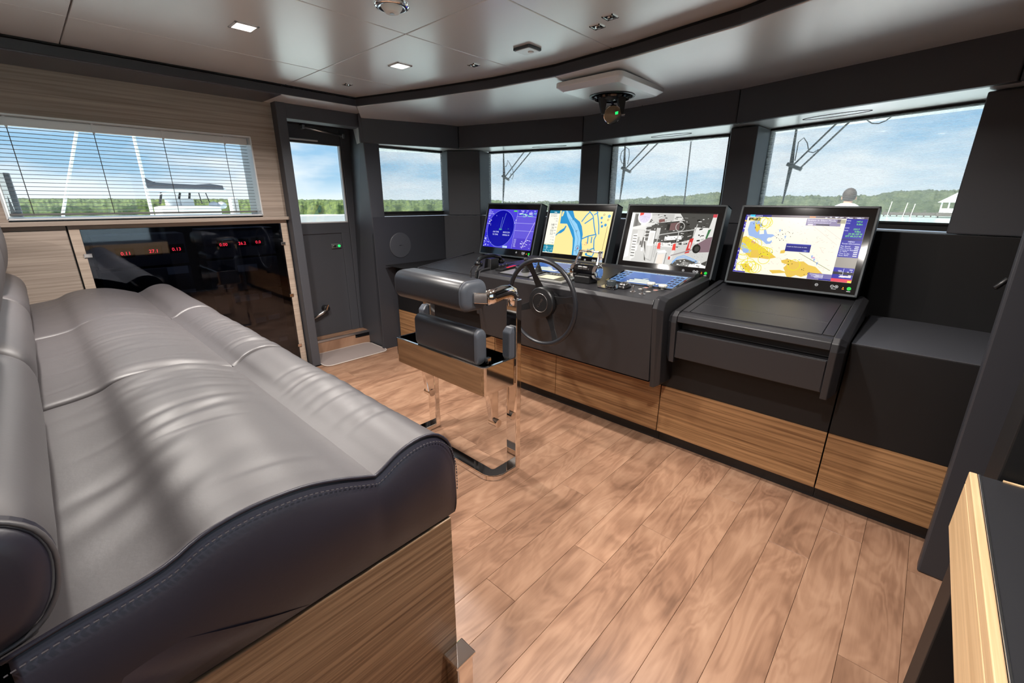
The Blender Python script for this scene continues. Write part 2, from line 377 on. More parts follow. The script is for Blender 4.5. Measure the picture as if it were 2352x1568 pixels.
# dark face of the ring and its shadow gap
b = B(); face = [(-3.955, -2.6)] + inner + [(.305, -2.6)]
off = lambda p, d: (p[0]+d[0], p[1]+d[1])
dirs = [(.012, 0)] + [(.008, -.008)] + [(.002, -.012)]*8 + [(-.008, -.008)] + [(-.012, 0)]
f1 = [off(p, d) for p, d in zip(face, dirs)]; f2 = [off(p, (-d[0], -d[1])) for p, d in zip(face, dirs)]
rr = [[(a[0], a[1], 2.388), (a[0], a[1], 2.444), (c[0], c[1], 2.444), (c[0], c[1], 2.388)] for a, c in zip(f1, f2)]
fix_normals(b.loft(rr).build('ring_face', charcoal2, ring, bevel=.004))
b = B(); rr = [[(a[0]*.5+c[0]*.5, a[1]*.5+c[1]*.5, 2.444), (a[0]*.5+c[0]*.5, a[1]*.5+c[1]*.5, 2.464), (c[0]-.03*0, c[1], 2.464), (c[0], c[1], 2.444)] for a, c in zip(f1, f2)]
fix_normals(b.loft(rr).build('shadow_strip', shadow_gap, ring))

# ------------------------------------------------------------------ front header (fascia + reveal under it)
head = sroot('trim_2')
HP = [(-4.228, 2.392), (-3.90, 3.36), (-2.57, 3.746), (-1.174, 3.613), (.157, 3.25), (.80, 2.86)]
ZH = 2.13
def offs(pts, d):   # outward offset of an open polyline (outward = left of travel when going port to starboard)
    out = []
    for i, p in enumerate(pts):
        a = pts[max(0, i-1)]; c = pts[min(len(pts)-1, i+1)]
        t = Vector((c[0]-a[0], c[1]-a[1])).normalized(); out.append((p[0]-t.y*d, p[1]+t.x*d))
    return out
HO = offs(HP, .05)
for i in range(len(HP)-1):
    a, c, co, ao = HP[i], HP[i+1], HO[i+1], HO[i]
    t = Vector((c[0]-a[0], c[1]-a[1])).normalized()*.0025
    pl = [(a[0]+t.x, a[1]+t.y), (c[0]-t.x, c[1]-t.y), (co[0]-t.x, co[1]-t.y), (ao[0]+t.x, ao[1]+t.y)]
    fix_normals(B().prism(pl, 'z', ZH, 2.40).build('header_panel', charcoal, head, bevel=.006))
HX = offs(HP, .75)
b = B()
for i in range(len(HP)-1):
    b.hexa([(HO[i][0], HO[i][1], ZH+.002), (HO[i+1][0], HO[i+1][1], ZH+.002), (HX[i+1][0], HX[i+1][1], ZH+.002), (HX[i][0], HX[i][1], ZH+.002),
            (HO[i][0], HO[i][1], ZH+.40), (HO[i+1][0], HO[i+1][1], ZH+.40), (HX[i+1][0], HX[i+1][1], ZH+.40), (HX[i][0], HX[i][1], ZH+.40)])
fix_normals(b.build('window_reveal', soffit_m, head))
for cx, cy, rx, ang in ((-3.06, 3.86, .19, .26), (-1.78, 3.90, .18, -.06), (-.60, 3.72, .20, -.29)):   # oval covers let into the reveal
    pts = [(cx+rx*math.cos(a)*math.cos(ang)-.055*math.sin(a)*math.sin(ang), cy+rx*math.cos(a)*math.sin(ang)+.055*math.sin(a)*math.cos(ang), ZH+.0015) for a in [2*PI*k/40 for k in range(40)]]
    B().tube(pts, .0022, 6, True).build('cover_outline', shadow_gap, head)

# ------------------------------------------------------------------ front wall below and between the windows
front = sroot('wall_front')
FP = [(-4.215, 2.44), (-4.18, 3.345), (-4.133, 3.385), (-3.857, 3.624), (-2.70, 3.93), (-2.50, 3.936), (-1.258, 3.80), (-1.068, 3.783), (.069, 3.42), (.82, 3.30)]
ZS = 1.432
segs = [(0, 1, 'wall_panel'), (1, 3, 'wall_panel'), (3, 5, 'wall_panel'), (5, 7, 'wall_panel'), (7, 9, 'wall_panel')]
FO = offs(FP, .04)
for a, c, nm in segs:
    P1 = FP[a:c+1]; P2 = FO[a:c+1]
    g = .003
    P1 = [(P1[0][0], P1[0][1]+g if a else P1[0][1])]+P1[1:-1]+[(P1[-1][0]-g*.5, P1[-1][1])]
    poly = P1 + P2[::-1]
    fix_normals(B().prism(poly, 'z', 0, ZS).build(nm, charcoal2 if a < 7 else blackpan, front, bevel=.004))
# sill running out to the glass, and the shell outside
FX = offs(FP, .62); FO[0] = (FO[0][0], 2.62); FX[0] = (FX[0][0], 2.62)
b = B()
for i in range(len(FP)-1):
    b.hexa([(FO[i][0], FO[i][1], ZS-.03), (FO[i+1][0], FO[i+1][1], ZS-.03), (FX[i+1][0], FX[i+1][1], ZS-.03), (FX[i][0], FX[i][1], ZS-.03),
            (FO[i][0], FO[i][1], ZS-.004), (FO[i+1][0], FO[i+1][1], ZS-.004), (FX[i+1][0], FX[i+1][1], ZS-.004), (FX[i][0], FX[i][1], ZS-.004)])
fix_normals(b.build('window_sill', soffit_m, front))
b = B()
for i in range(len(FP)-1):
    b.hexa([(FO[i][0], FO[i][1], 0), (FO[i+1][0], FO[i+1][1], 0), (FX[i+1][0], FX[i+1][1], 0), (FX[i][0], FX[i][1], 0),
            (FO[i][0], FO[i][1], ZS-.035), (FO[i+1][0], FO[i+1][1], ZS-.035), (FX[i+1][0], FX[i+1][1], ZS-.035), (FX[i][0], FX[i][1], ZS-.035)])
fix_normals(b.build('lower_shell', whitepaint, front))
# mullions: inner face, two jambs reaching the glass
MUL = [[(-4.294, 3.427), (-4.133, 3.385), (-3.857, 3.624), (-3.931, 3.866), (-4.15, 3.85), (-4.42, 3.62)],
       [(-2.839, 4.12), (-2.70, 3.93), (-2.50, 3.936), (-2.495, 4.17), (-2.50, 4.30), (-2.84, 4.28)],
       [(-1.378, 4.15), (-1.258, 3.80), (-1.068, 3.783), (-1.056, 4.09), (-1.06, 4.24), (-1.38, 4.28)],
       [(.16, 3.70), (.069, 3.42), (.82, 3.30), (1.0, 3.4), (.9, 3.7), (.25, 3.9)]]
for pl in MUL:
    fix_normals(B().prism(pl, 'z', ZS+.003, ZH-.004).build('mullion', charcoal, front, bevel=.007))

# ------------------------------------------------------------------ windows with glass, rubber frame
def window(idx, a, c, z0=1.445, z1=ZH, fw=.028):
    w = sroot('window_%d' % idx)
    a = Vector((*a, 0)); c = Vector((*c, 0)); t = (c-a).normalized(); n = Vector((-t.y, t.x, 0))
    def pane(off, th, m, name, inset=0, zz=(z0, z1), par=w, sub=None):
        p = a+n*off+t*inset; q = c+n*off-t*inset; r = n*th
        o = B().hexa([(p.x,p.y,zz[0]),(q.x,q.y,zz[0]),(q.x+r.x,q.y+r.y,zz[0]),(p.x+r.x,p.y+r.y,zz[0]),
                      (p.x,p.y,zz[1]),(q.x,q.y,zz[1]),(q.x+r.x,q.y+r.y,zz[1]),(p.x+r.x,p.y+r.y,zz[1])]).build(name, m, par)
        return fix_normals(o)
    pane(.02, .006, glass_m, 'glass_pane')
    b = B()
    for (u0, u1, v0, v1) in ((0, 1, z0-.012, z0+fw), (0, 1, z1-fw*.7, z1+.005), (0, .0, z0, z1), (1, 1, z0, z1)):
        Ln = (c-a).length; w_ = fw*.6
        s0, s1 = (0, Ln) if u0 != u1 else ((0, w_) if u0 == 0 else (Ln-w_, Ln))
        p = a+t*s0-n*.006; q = a+t*s1-n*.006; r = n*.024
        b.hexa([(p.x,p.y,v0),(q.x,q.y,v0),(q.x+r.x,q.y+r.y,v0),(p.x+r.x,p.y+r.y,v0),(p.x,p.y,v1),(q.x,q.y,v1),(q.x+r.x,q.y+r.y,v1),(p.x+r.x,p.y+r.y,v1)])
    fix_normals(b.build('window_frame', rubber, w))
    return w, a, c, t, n, z0, z1
WIN = {}
WIN[1] = window(1, (-4.345, 2.45), (-4.294, 3.45))
WIN[2] = window(2, (-3.94, 3.85), (-2.82, 4.125))
WIN[3] = window(3, (-2.50, 4.175), (-1.37, 4.15))
WIN[4] = window(4, (-1.062, 4.095), (.18, 3.695))
SH_LAB = {1: 'pale sunscreen blind pulled down over the small side window beside the door', 2: 'pale sunscreen blind in the front window above the radar display',
          3: 'pale sunscreen blind in the front window above the engine room camera display', 4: 'pale sunscreen blind in the wide front window at the far right'}
for i, (w, a, c, t, n, z0, z1) in WIN.items():
    sh = thing('sunscreen_blind', SH_LAB[i], 'blind', tuple((a+c)/2-n*.02+Vector((0, 0, z0))), 'sunscreen blinds over the front windows')
    p = a+t*.015-n*.020; q = c-t*.015-n*.020; r = n*.0008
    B().quad((p.x,p.y,z0+.03), (q.x,q.y,z0+.03), (q.x,q.y,z1-.012), (p.x,p.y,z1-.012)).build('mesh_cloth', shade_m, sh)
    B().tube([(p.x,p.y,z0+.03), (q.x,q.y,z0+.03)], .007, 8).build('bottom_bar', rubber, sh)

# ------------------------------------------------------------------ port side wall: veneer, pillars, door
wl = sroot('wall_left')
X0 = -4.35
oy0, oy1, oz0, oz1 = -.065, 1.452, 1.47, 2.10        # opening of the blind window
for (y0, z0, y1, z1) in ((-2.65, oz1, 1.655, 2.40), (-2.65, 1.455, oy0, oz1), (oy1, 1.455, 1.655, oz1)):
    B().box(X0-.10, y0, z0, X0, y1, z1).build('veneer_panel', palewood, wl)
B().box(X0-.62, -2.65, -.1, X0-.45, 1.66, 1.47).build('outer_shell', whitepaint, wl)
B().box(X0-.62, -2.65, oz1+.02, X0-.10, 1.66, 2.52).build('outer_shell', whitepaint, wl)
B().box(X0-.62, 2.56, -.1, -4.46, 3.45, 1.40).build('outer_shell', whitepaint, wl)
b = B()   # aluminium lining strip of the opening
for (y0, z0, y1, z1) in ((oy0, oz1-.006, oy1, oz1+.004), (oy0-.004, oz0, oy0+.005, oz1), (oy1-.006, oz0, oy1+.004, oz1), (oy0, oz0-.004, oy1, oz0+.006)):
    b.box(X0-.16, y0, z0, X0+.003, y1, z1)
b.build('opening_lining', alu, wl)
# pillar between cabinet and door
p1 = B().box(-4.47, 1.655, 0, -4.25, 1.737, 2.40).build('trim_3', charcoal, bevel=.008); struct(p1)
# pillar between door and front side window
pb = B()
pb.hexa([(-4.215, 2.475, 0), (-4.235, 2.60, 0), (-4.80, 2.66, 0), (-4.80, 2.475, 0), (-4.215, 2.408, 2.40), (-4.235, 2.60, 2.40), (-4.80, 2.70, 2.40), (-4.80, 2.575, 2.40)])
p2 = fix_normals(pb.build('trim_4', charcoal, bevel=.008)); struct(p2)

# door_1
XD = -4.72
door = sroot('door_1', (XD, 2.1, .15))
B().box(XD-.05, 1.70, .15, XD-.012, 2.62, 1.345).build('door_panel', charcoal, door, bevel=.004)
bb = B()
wy0, wy1, wz0, wz1 = 1.80, 2.425, 1.372, 2.135
bb.box(XD-.05, 1.70, 1.255, XD, 2.44, wz0); bb.box(XD-.05, 1.70, wz1, XD, 2.44, 2.30)
bb.box(XD-.05, 1.70, wz0, XD, wy0, wz1); bb.box(XD-.05, wy1, wz0, XD, 2.44, wz1); bb.box(XD-.05, 2.345, .15, XD, 2.44, 1.26)
bb.build('door_frame', charcoal, door, bevel=.004)
B().box(XD-.07, 2.44, .15, XD+.012, 2.70, 2.33).build('door_jamb', charcoal, door, bevel=.004)
B().box(XD-.07, 1.66, 2.30, XD+.03, 2.70, 2.345).build('door_lintel', charcoal2, door, bevel=.004)
B().box(XD-.035, wy0, wz0, XD-.029, wy1, wz1).build('glass_pane', glass_m, door)
b = B(); b.box(XD-.006, wy0-.006, wz0-.006, XD+.004, wy1+.006, wz0+.006); b.box(XD-.03, wy1-.006, wz0, XD+.004, wy1+.006, wz1)
b.build('glazing_bead', alu, door)
cl = B().tube([(XD+.055, 2.05, 2.272), (XD+.05, 2.45, 2.228)], .011, 12).build('door_closer', steel, door, smooth=True)
B().box(XD, 2.035, 2.255, XD+.07, 2.062, 2.292).build('closer_bracket', steel, cl, bevel=.004)
B().box(XD, 2.440, 2.205, XD+.065, 2.466, 2.248).build('closer_bracket', steel, cl, bevel=.004)
lk_ = B().box(XD-.012, 2.215, 1.095, XD+.004, 2.325, 1.145).build('lock_plate', steel, door, bevel=.003)
B().lathe([(.014, 0), (.014, .006), (.008, .01), (0.001, .01)], (XD+.004, 2.298, 1.12), (1, 0, 0)).build('indicator_light', green_led, lk_)
B().lathe([(.012, 0), (.012, .014), (.001, .014)], (XD+.004, 2.245, 1.12), (1, 0, 0), 12).build('knob', blackplastic, lk_)
lv = B().tube([(XD+.03, 1.86, .36), (XD+.04, 2.0, .42), (XD+.045, 2.06, .455)], [.016, .018, .014], 10).build('lever_handle', steel, door, smooth=True)
B().lathe([(.03, -.05), (.034, -.01), (.034, .05), (.02, .055)], (XD, 2.055, .462), (1, 0, 0), 16).build('lever_boss', blackplastic, lv)
B().lathe([(.012, -.03), (.012, .03)], (XD+.055, 2.055, .478), (0, .5, 1), 10).build('lever_pin', chrome, lv)
B().box(XD-.012, 1.85, 2.155, XD+.012, 2.20, 2.172).build('vent_slot', alu, door, bevel=.005)
B().box(XD-.5, 1.66, 2.345, XD+.44, 2.56, 2.39).build('door_header', charcoal, door)
B().box(XD+.30, 1.737, 2.268, XD+.46, 2.44, 2.386).build('door_header', charcoal, door, bevel=.005)

# step up to the door
st = sroot('trim_5')
B().box(-4.595, 1.737, 0, -4.578, 2.475, .148).build('riser', walnut, st)
B().box(XD-.02, 1.737, .135, -4.575, 2.475, .150).build('tread', walnut, st)
B().box(-4.592, 1.737, .128, -4.572, 2.475, .152).build('nosing', steel, st, bevel=.002)
B().box(-4.588, 2.30, .092, -4.572, 2.47, .126).build('step_light', blackgloss, st)

# starboard pillar and partition post, side and back walls
p3 = fix_normals(B().hexa([(.285,2.412,0),(.90,2.412,0),(.90,2.472,0),(.285,2.472,0),(.232,2.412,2.40),(.90,2.412,2.40),(.90,2.472,2.40),(.232,2.472,2.40)]).build('trim_6', charcoal2, bevel=.008)); struct(p3)
p4 = B().box(.2545, 1.505, 0, .90, 1.66, 2.40).build('trim_7', blackpan, bevel=.004); struct(p4)
wr = sroot('wall_right')
B().box(.88, -2.65, 0, .95, 2.95, .95).build('wall_panel', charcoal2, wr)
B().box(.88, -2.65, 2.0, .95, 2.95, 2.50).build('wall_panel', charcoal2, wr)
B().box(.88, 1.40, .95, .95, 2.95, 2.0).build('wall_panel', charcoal2, wr)
B().box(.88, -2.65, .95, .95, -1.20, 2.0).build('wall_panel', charcoal2, wr)
B().box(.91, -1.20, .95, .916, 1.40, 2.0).build('window_pane', glass_m, wr)
B().box(.88, 2.9, 0, .95, 4.2, 2.50).build('wall_panel', charcoal2, wr)
wb = B().box(-5.0, -2.72, 0, .95, -2.62, 2.55).build('wall_back', palewood); struct(wb)

# ================================================================== PORT CABINETS
cab = thing('cabinet', 'pale oak cabinet with a plain flush door at the far left, behind the sofa back', 'cabinet', (-4.5, -.8, 0))
B().box(-4.80, -2.5, 0, -4.372, .188, 1.424).build('carcass', palewood, cab)
B().box(-4.372, -.55, .06, -4.352, .184, 1.392).build('door', palewood, cab, bevel=.0015)
B().box(-4.372, -1.40, .06, -4.352, -.556, 1.392).build('door', palewood, cab, bevel=.0015)
B().box(-4.371, -2.4, 1.397, -4.366, .188, 1.422).build('finger_groove', palewood_v, cab)

gc = thing('glass_front_cabinet', 'pale oak cabinet with smoked glass door and red digital readouts under the blind window', 'cabinet', (-4.5, .9, 0))
b = B(); b.box(-4.80, .192, 0, -4.76, 1.645, 1.424); b.box(-4.80, .192, 0, -4.40, .21, 1.42); b.box(-4.80, 1.625, 0, -4.40, 1.645, 1.42); b.box(-4.80, .192, 0, -4.352, 1.645, .10)
b.build('carcass', blackpan, gc)
B().box(-4.40, .196, 0, -4.35, .252, 1.423).build('stile', palewood_v, gc, bevel=.001)
B().box(-4.40, 1.590, 0, -4.35, 1.645, 1.397).build('stile', palewood_v, gc, bevel=.001)
B().box(-4.40, .252, 1.396, -4.352, 1.645, 1.423).build('top_rail', palewood_v, gc, bevel=.001)
gd = B().box(-4.362, .254, .105, -4.354, 1.588, 1.394).build('glass_door', tinted, gc)
for y, z, big in ((.262, 1.215, 1), (1.588, 1.215, 0), (1.592, .730, 0), (1.596, .225, 0)):
    s_ = .02 if not big else .026
    B().box(-4.358, y-s_, z-.015, -4.342, y+s_*.8, z+.015).build('hinge_clip', chrome, gd, bevel=.003)
# instrument racks seen through the smoked glass
rack_m = mat('rack_front', (.05, .055, .07), .4)
for (y0, y1, z0, z1) in ((.30, .86, 1.10, 1.34), (.30, .86, .40, 1.08), (.98, 1.54, 1.12, 1.36), (.98, 1.54, .82, 1.10), (.98, 1.54, .14, .80)):
    B().box(-4.70, y0, z0, -4.43, y1, z1).build('rack_unit', rack_m, gc, bevel=.004)
def cab_text(par, txt, y, z, h, m):
    vs, fs = _TX[txt]; wd = max(v[0] for v in vs)
    b = B(); b.add([(-4.4255, y+(v[0]-wd/2)*h, z+v[1]*h) for v in vs], [f for f in fs]); b.build('readout', m, par)
for txt, y, z in (('0.11', .470, 1.195), ('27.1', .640, 1.200), ('0.13', .790, 1.205), ('0.00', 1.125, 1.218), ('26.2', 1.270, 1.220), ('0.0', 1.400, 1.223)):
    B().box(-4.43, y-.055, z-.018, -4.427, y+.055, z+.052).build('readout_window', blackgloss, gc)
    cab_text(gc, txt, y, z, .036, red_led)
lab = mat('rack_label', (.38, .42, .46), .6)
for (y0, y1, z0, z1) in ((.70, .84, 1.02, 1.08), (.45, .86, .86, .885), (1.20, 1.36, .985, 1.045), (1.13, 1.33, .72, .775), (1.36, 1.44, .725, .775), (1.27, 1.36, .50, .55), (1.38, 1.48, .51, .555), (1.01, 1.06, .88, .888), (1.06, 1.14, .85, .856), (1.44, 1.52, .28, .32)):
    B().box(-4.43, y0, z0, -4.426, y1, z1).build('label_plate', lab, gc)

shelf = tag(B().prism(rrect(-4.46, -2.55, -4.305, 1.70, .05, 5), 'z', 1.4255, 1.4545).build('shelf_top', palewood, bevel=.004), 'long pale oak window shelf running over the port cabinets', 'shelf')
# venetian blind in the side window
w5 = sroot('window_5')
B().box(-4.60, oy0-.1, oz0-.06, -4.594, oy1+.1, oz1+.06).build('glass_pane', glass_m, w5)
b = B()
for (y0, z0, y1, z1) in ((oy0-.06, oz1-.005, oy1+.06, oz1+.05), (oy0-.06, oz0-.05, oy1+.06, oz0+.004), (oy0-.06, oz0, oy0+.004, oz1), (oy1-.004, oz0, oy1+.06, oz1)): b.box(-4.62, y0, z0, -4.51, y1, z1)
b.build('window_frame', alu, w5)
bl = thing('venetian_blind', 'open venetian blind with thin grey slats in the wide port side window', 'blind', (-4.43, .69, oz0))
B().box(-4.46, oy0+.012, 2.040, -4.405, oy1-.012, 2.092).build('headrail', alu, bl, bevel=.004)
B().box(-4.447, oy0+.014, 1.492, -4.419, oy1-.014, 1.506).build('bottom_rail', slat_m, bl, bevel=.003)
sl0 = None; nsl = 21
for k in range(nsl):
    z = 1.525+(2.028-1.525)*k/(nsl-1)
    if sl0 is None:
        b = B(); y0_, y1_ = oy0+.014, oy1-.014
        sec = [(-.0125, -.0012), (-.006, .0004), (0, .001), (.006, .0004), (.0125, -.0012)]
        up_ = [(-4.433+x, y0_, z+h+.0012) for x, h in sec]; dn = [(-4.433+x, y0_, z+h) for x, h in sec][::-1]
        r0 = up_+dn; r1 = [(p[0], y1_, p[2]) for p in r0]
        sl0 = fix_normals(b.loft([r0, r1]).build('slat', slat_m, bl)); zz0 = z
    else:
        o = sl0.copy(); COL.objects.link(o); o.parent = bl; o.location = (0, 0, z-zz0)
for y in (.06, .47, .86, 1.27):
    B().tube([(-4.419, y, 1.50), (-4.419, y, 2.05)], .0022, 6).build('ladder_cord', cord_m, bl)
    B().box(-4.408, y-.006, 2.03, -4.402, y+.006, 2.10).build('cord_clip', alu, bl)

# ================================================================== LOWER FRONT CABINETS
YF = 2.65
def base_cab(x0, x1, label, seams=()):
    t = thing('base_cabinet', label, 'cabinet', ((x0+x1)/2, YF+.25, 0))
    B().box(x0+.002, YF+.015, .085, x1-.002, YF+.62, .93).build('carcass', blackpan, t)
    B().box(x0+.002, YF, .436, x1-.002, YF+.014, .930).build('upper_panel', blackpan, t, bevel=.0015)
    ed = [x0]+list(seams)+[x1]
    for a, c in zip(ed, ed[1:]): B().box(a+.002, YF-.001, .092, c-.002, YF+.014, .433).build('wood_front', teak, t, bevel=.0015)
    B().box(x0, YF+.055, 0, x1, YF+.60, .085).build('toe_kick', blackplastic, t)
    return t
c1 = base_cab(-.166, .62, 'low cabinet with bare dark top and striped teak front beside the right hand pillar')
B().box(-.164, YF, .931, .618, 3.42, .9365).build('top', charcoal, c1, bevel=.001)
base_cab(-1.091, -.168, 'low cabinet with a striped teak front under the right hand chart table')
base_cab(-2.66, -1.093, 'wide low cabinet with two striped teak fronts under the steering desk', (-1.968,))
base_cab(-3.60, -2.662, 'low striped teak cabinet under the left hand chart table, behind the helm seat')
c5 = base_cab(-4.185, -3.602, 'low corner cabinet with striped teak front beside the pillar of the port door')
B().box(-4.183, YF-.12, .931, -3.604, 3.40, .9365).build('top', blackpan, c5, bevel=.001)

# ================================================================== STEERING DESK
desk = thing('steering_desk', 'wide black steering desk with raised side rails in the middle of the wheelhouse', 'console', (-1.82, 2.8, .5))
prof = [(2.455, .520), (2.402, 1.020), (2.416, 1.045), (2.68, 1.060), (3.00, 1.112), (3.02, 1.128), (3.085, 1.128), (3.085, .95), (2.648, .94), (2.648, .512)]
XL, XR = -2.588, -1.098
fix_normals(B().prism(prof, 'x', XL, XR).build('desk_body', console, desk, bevel=.003))
B().box(XL, 2.46, .5115, XR, 2.648, .5118).build('underside', blackplastic, desk)
rail = [(2.47, .478), (2.398, 1.00), (2.418, 1.056), (2.46, 1.066), (3.13, 1.103), (3.13, .94), (2.648, .94), (2.648, .470)]
def side_rail(x0, x1, name='side_rail'):
    sgn = 1 if x1 > x0 else -1     # x1 is the outer side; outer edge set back to give the splayed corner
    out = [(2.487, .50), (2.430, .985), (2.447, 1.036), (2.49, 1.050), (3.13, 1.088), (3.13, .94), (2.648, .94), (2.648, .49)]
    return fix_normals(B().loft([[(x0, *p) for p in rail], [(lerp(x0, x1, .45), *p) for p in rail], [(x1, *p) for p in out]]).build(name, console, desk, bevel=.004))
side_rail(XR+.002, XR+.060); side_rail(XL-.002, XL-.072)

# chart tables either side
def chart_table(x0, x1, label):
    t = thing('chart_table', label, 'console', ((x0+x1)/2, 2.8, .7))
    a, c = x0+.058, x1-.058
    zt = lambda y: .972+(y-2.475)*.125
    # front fascia band, drawer front with finger slot, sloping deck
    body = [(2.495, .700), (2.648, .690), (2.648, .94), (3.20, .94), (3.20, zt(3.20)), (2.500, zt(2.50)), (2.478, .962), (2.474, .925), (2.56, .925), (2.56, .868), (2.50, .868)]
    fix_normals(B().prism(body, 'x', a, c).build('body', console, t, bevel=.003))
    dr = [(2.484, .866), (2.494, .702), (2.505, .702), (2.499, .866)]
    d_ = fix_normals(B().prism(dr, 'x', a+.003, c-.004).build('drawer_front', console, t, bevel=.002))
    for (y0, y1, u0, u1, nm) in ((2.535, 2.70, .065, .93, 'lid'), (2.703, 3.04, .065, .93, 'lid')):
        lx0, lx1 = lerp(a, c, u0), lerp(a, c, u1)
        fix_normals(B().hexa([(lx0,y0,zt(y0)),(lx1,y0,zt(y0)),(lx1,y1,zt(y1)),(lx0,y1,zt(y1)),(lx0,y0,zt(y0)+.006),(lx1,y0,zt(y0)+.006),(lx1,y1,zt(y1)+.006),(lx0,y1,zt(y1)+.006)]).build(nm, console, t, bevel=.0012))
    for (lx0, lx1) in ((a+.004, lerp(a, c, .06)), (lerp(a, c, .935), c-.003)):
        y0, y1 = 2.535, 3.04
        fix_normals(B().hexa([(lx0,y0,zt(y0)),(lx1,y0,zt(y0)),(lx1,y1,zt(y1)),(lx0,y1,zt(y1)),(lx0,y0,zt(y0)+.006),(lx1,y0,zt(y0)+.006),(lx1,y1,zt(y1)+.006),(lx0,y1,zt(y1)+.006)]).build('lid_border', console, t, bevel=.0012))
    rl = [(2.492, .668), (2.466, .92), (2.472, .960), (2.500, .984), (3.22, zt(3.22)+.012), (3.22, .94), (2.648, .94), (2.648, .66)]
    ro = [(2.520, .70), (2.494, .92), (2.502, .945), (2.530, .964), (3.22, zt(3.22)-.008), (3.22, .94), (2.648, .94), (2.648, .69)]
    for q0, q1 in ((a-.001, x0), (c+.001, x1)):
        fix_normals(B().loft([[(q0, *p) for p in rl], [(lerp(q0, q1, .5), *p) for p in rl], [(q1, *p) for p in ro]]).build('side_rail', console, t, bevel=.003))
    return t
chart_table(-1.030, -.168, 'black chart table with a wide drawer under the display at the far right')
chart_table(-3.590, -2.664, 'black chart table under the radar display, left of the steering desk')

# ================================================================== DISPLAYS
EM = {}
def em(c, s=1.0):
    k = (round(c[0], 3), round(c[1], 3), round(c[2], 3))
    if k not in EM:
        lin = tuple((v/12.92 if v <= .04045 else ((v+.055)/1.055)**2.4) for v in k)
        m = bpy.data.materials.new('screen_colour'); m.use_nodes = True; t = m.node_tree; bs = t.nodes['Principled BSDF']
        bs.inputs['Base Color'].default_value = (0, 0, 0, 1); bs.inputs['Roughness'].default_value = .25; bs.inputs['Specular IOR Level'].default_value = .25
        bs.inputs['Emission Color'].default_value = (*lin, 1); bs.inputs['Emission Strength'].default_value = s
        EM[k] = m
    return EM[k]
def rgb(*a): return tuple(v/255 for v in a)
class Screen:
    """flat picture on a display, drawn in its own plane: u right 0..asp, v down 0..1"""
    def __init__(s, P0, ux, vy, n, H):   # P0 = top-left corner
        s.P0, s.ux, s.vy, s.n, s.H = Vector(P0), Vector(ux), Vector(vy), Vector(n), H
        s.v = []; s.f = []; s.mi = []; s.mats = []; s.k = 0
    def P(s, u, v, k): return s.P0 + s.ux*u*s.H + s.vy*v*s.H + s.n*(.00001*k)
    def poly(s, pts, c):
        m = em(c)
        if m not in s.mats: s.mats.append(m)
        s.k += 1; n = len(s.v); s.v += [s.P(u, v, s.k) for u, v in pts]; s.f.append(tuple(range(n, n+len(pts)))); s.mi.append(s.mats.index(m))
    def rect(s, u0, v0, u1, v1, c): s.poly([(u0, v1), (u1, v1), (u1, v0), (u0, v0)], c)
    def circ(s, u, v, r, c, n=40, ry=None):
        ry = ry or r; s.poly([(u+r*math.cos(2*PI*k/n), v-ry*math.sin(2*PI*k/n)) for k in range(n)], c)
    def ring(s, u, v, r, w, c, n=40, ry=None):
        ry = ry or r; m = em(c)
        if m not in s.mats: s.mats.append(m)
        s.k += 1; b = len(s.v)
        for k in range(n):
            a = 2*PI*k/n; s.v += [s.P(u+r*math.cos(a), v-ry*math.sin(a), s.k), s.P(u+(r-w)*math.cos(a), v-(ry-w)*math.sin(a), s.k)]
        for k in range(n):
            j = (k+1) % n; s.f.append((b+2*k, b+2*j, b+2*j+1, b+2*k+1)); s.mi.append(s.mats.index(m))
    def line(s, pts, w, c):
        for (a, b), (c_, d) in zip(pts, pts[1:]):
            L_ = math.hypot(c_-a, d-b) or 1; x, y = -(d-b)/L_*w/2, (c_-a)/L_*w/2
            s.poly([(a+x, b+y), (a-x, b-y), (c_-x, d-y), (c_+x, d+y)][::-1], c)
    def text(s, txt, u, v, h, c, ang=0, right=False):
        vs, fs = _TX[txt]; m = em(c)
        if m not in s.mats: s.mats.append(m)
        wd = max(p[0] for p in vs)*h if right else 0
        s.k += 1; n = len(s.v); ca, sa = math.cos(ang), math.sin(ang)
        s.v += [s.P(u-wd+(x*ca-y*sa)*h, v-(x*sa+y*ca)*h, s.k) for x, y in vs]
        for f in fs: s.f.append(tuple(n+i for i in f)); s.mi.append(s.mats.index(m))
    def dashes(s, u0, v0, u1, v1, n, h, c, r, lo=.015, hi=.06):
        for _ in range(n):
            u = r.uniform(u0, u1); v = r.uniform(v0, v1); w = r.uniform(lo, hi); s.rect(u, v, min(u+w, u1+.01), v+h*r.uniform(.6, 1.1), c)
    def build(s, name, parent):
        loc = WL[parent.name]; me = bpy.data.meshes.new(name); me.from_pydata([tuple(p-loc) for p in s.v], [], s.f)
        for m in s.mats: me.materials.append(m)
        me.polygons.foreach_set('material_index', s.mi); me.update()
        o = bpy.data.objects.new(name, me); COL.objects.link(o); o.parent = parent; WL[o.name] = loc; return o

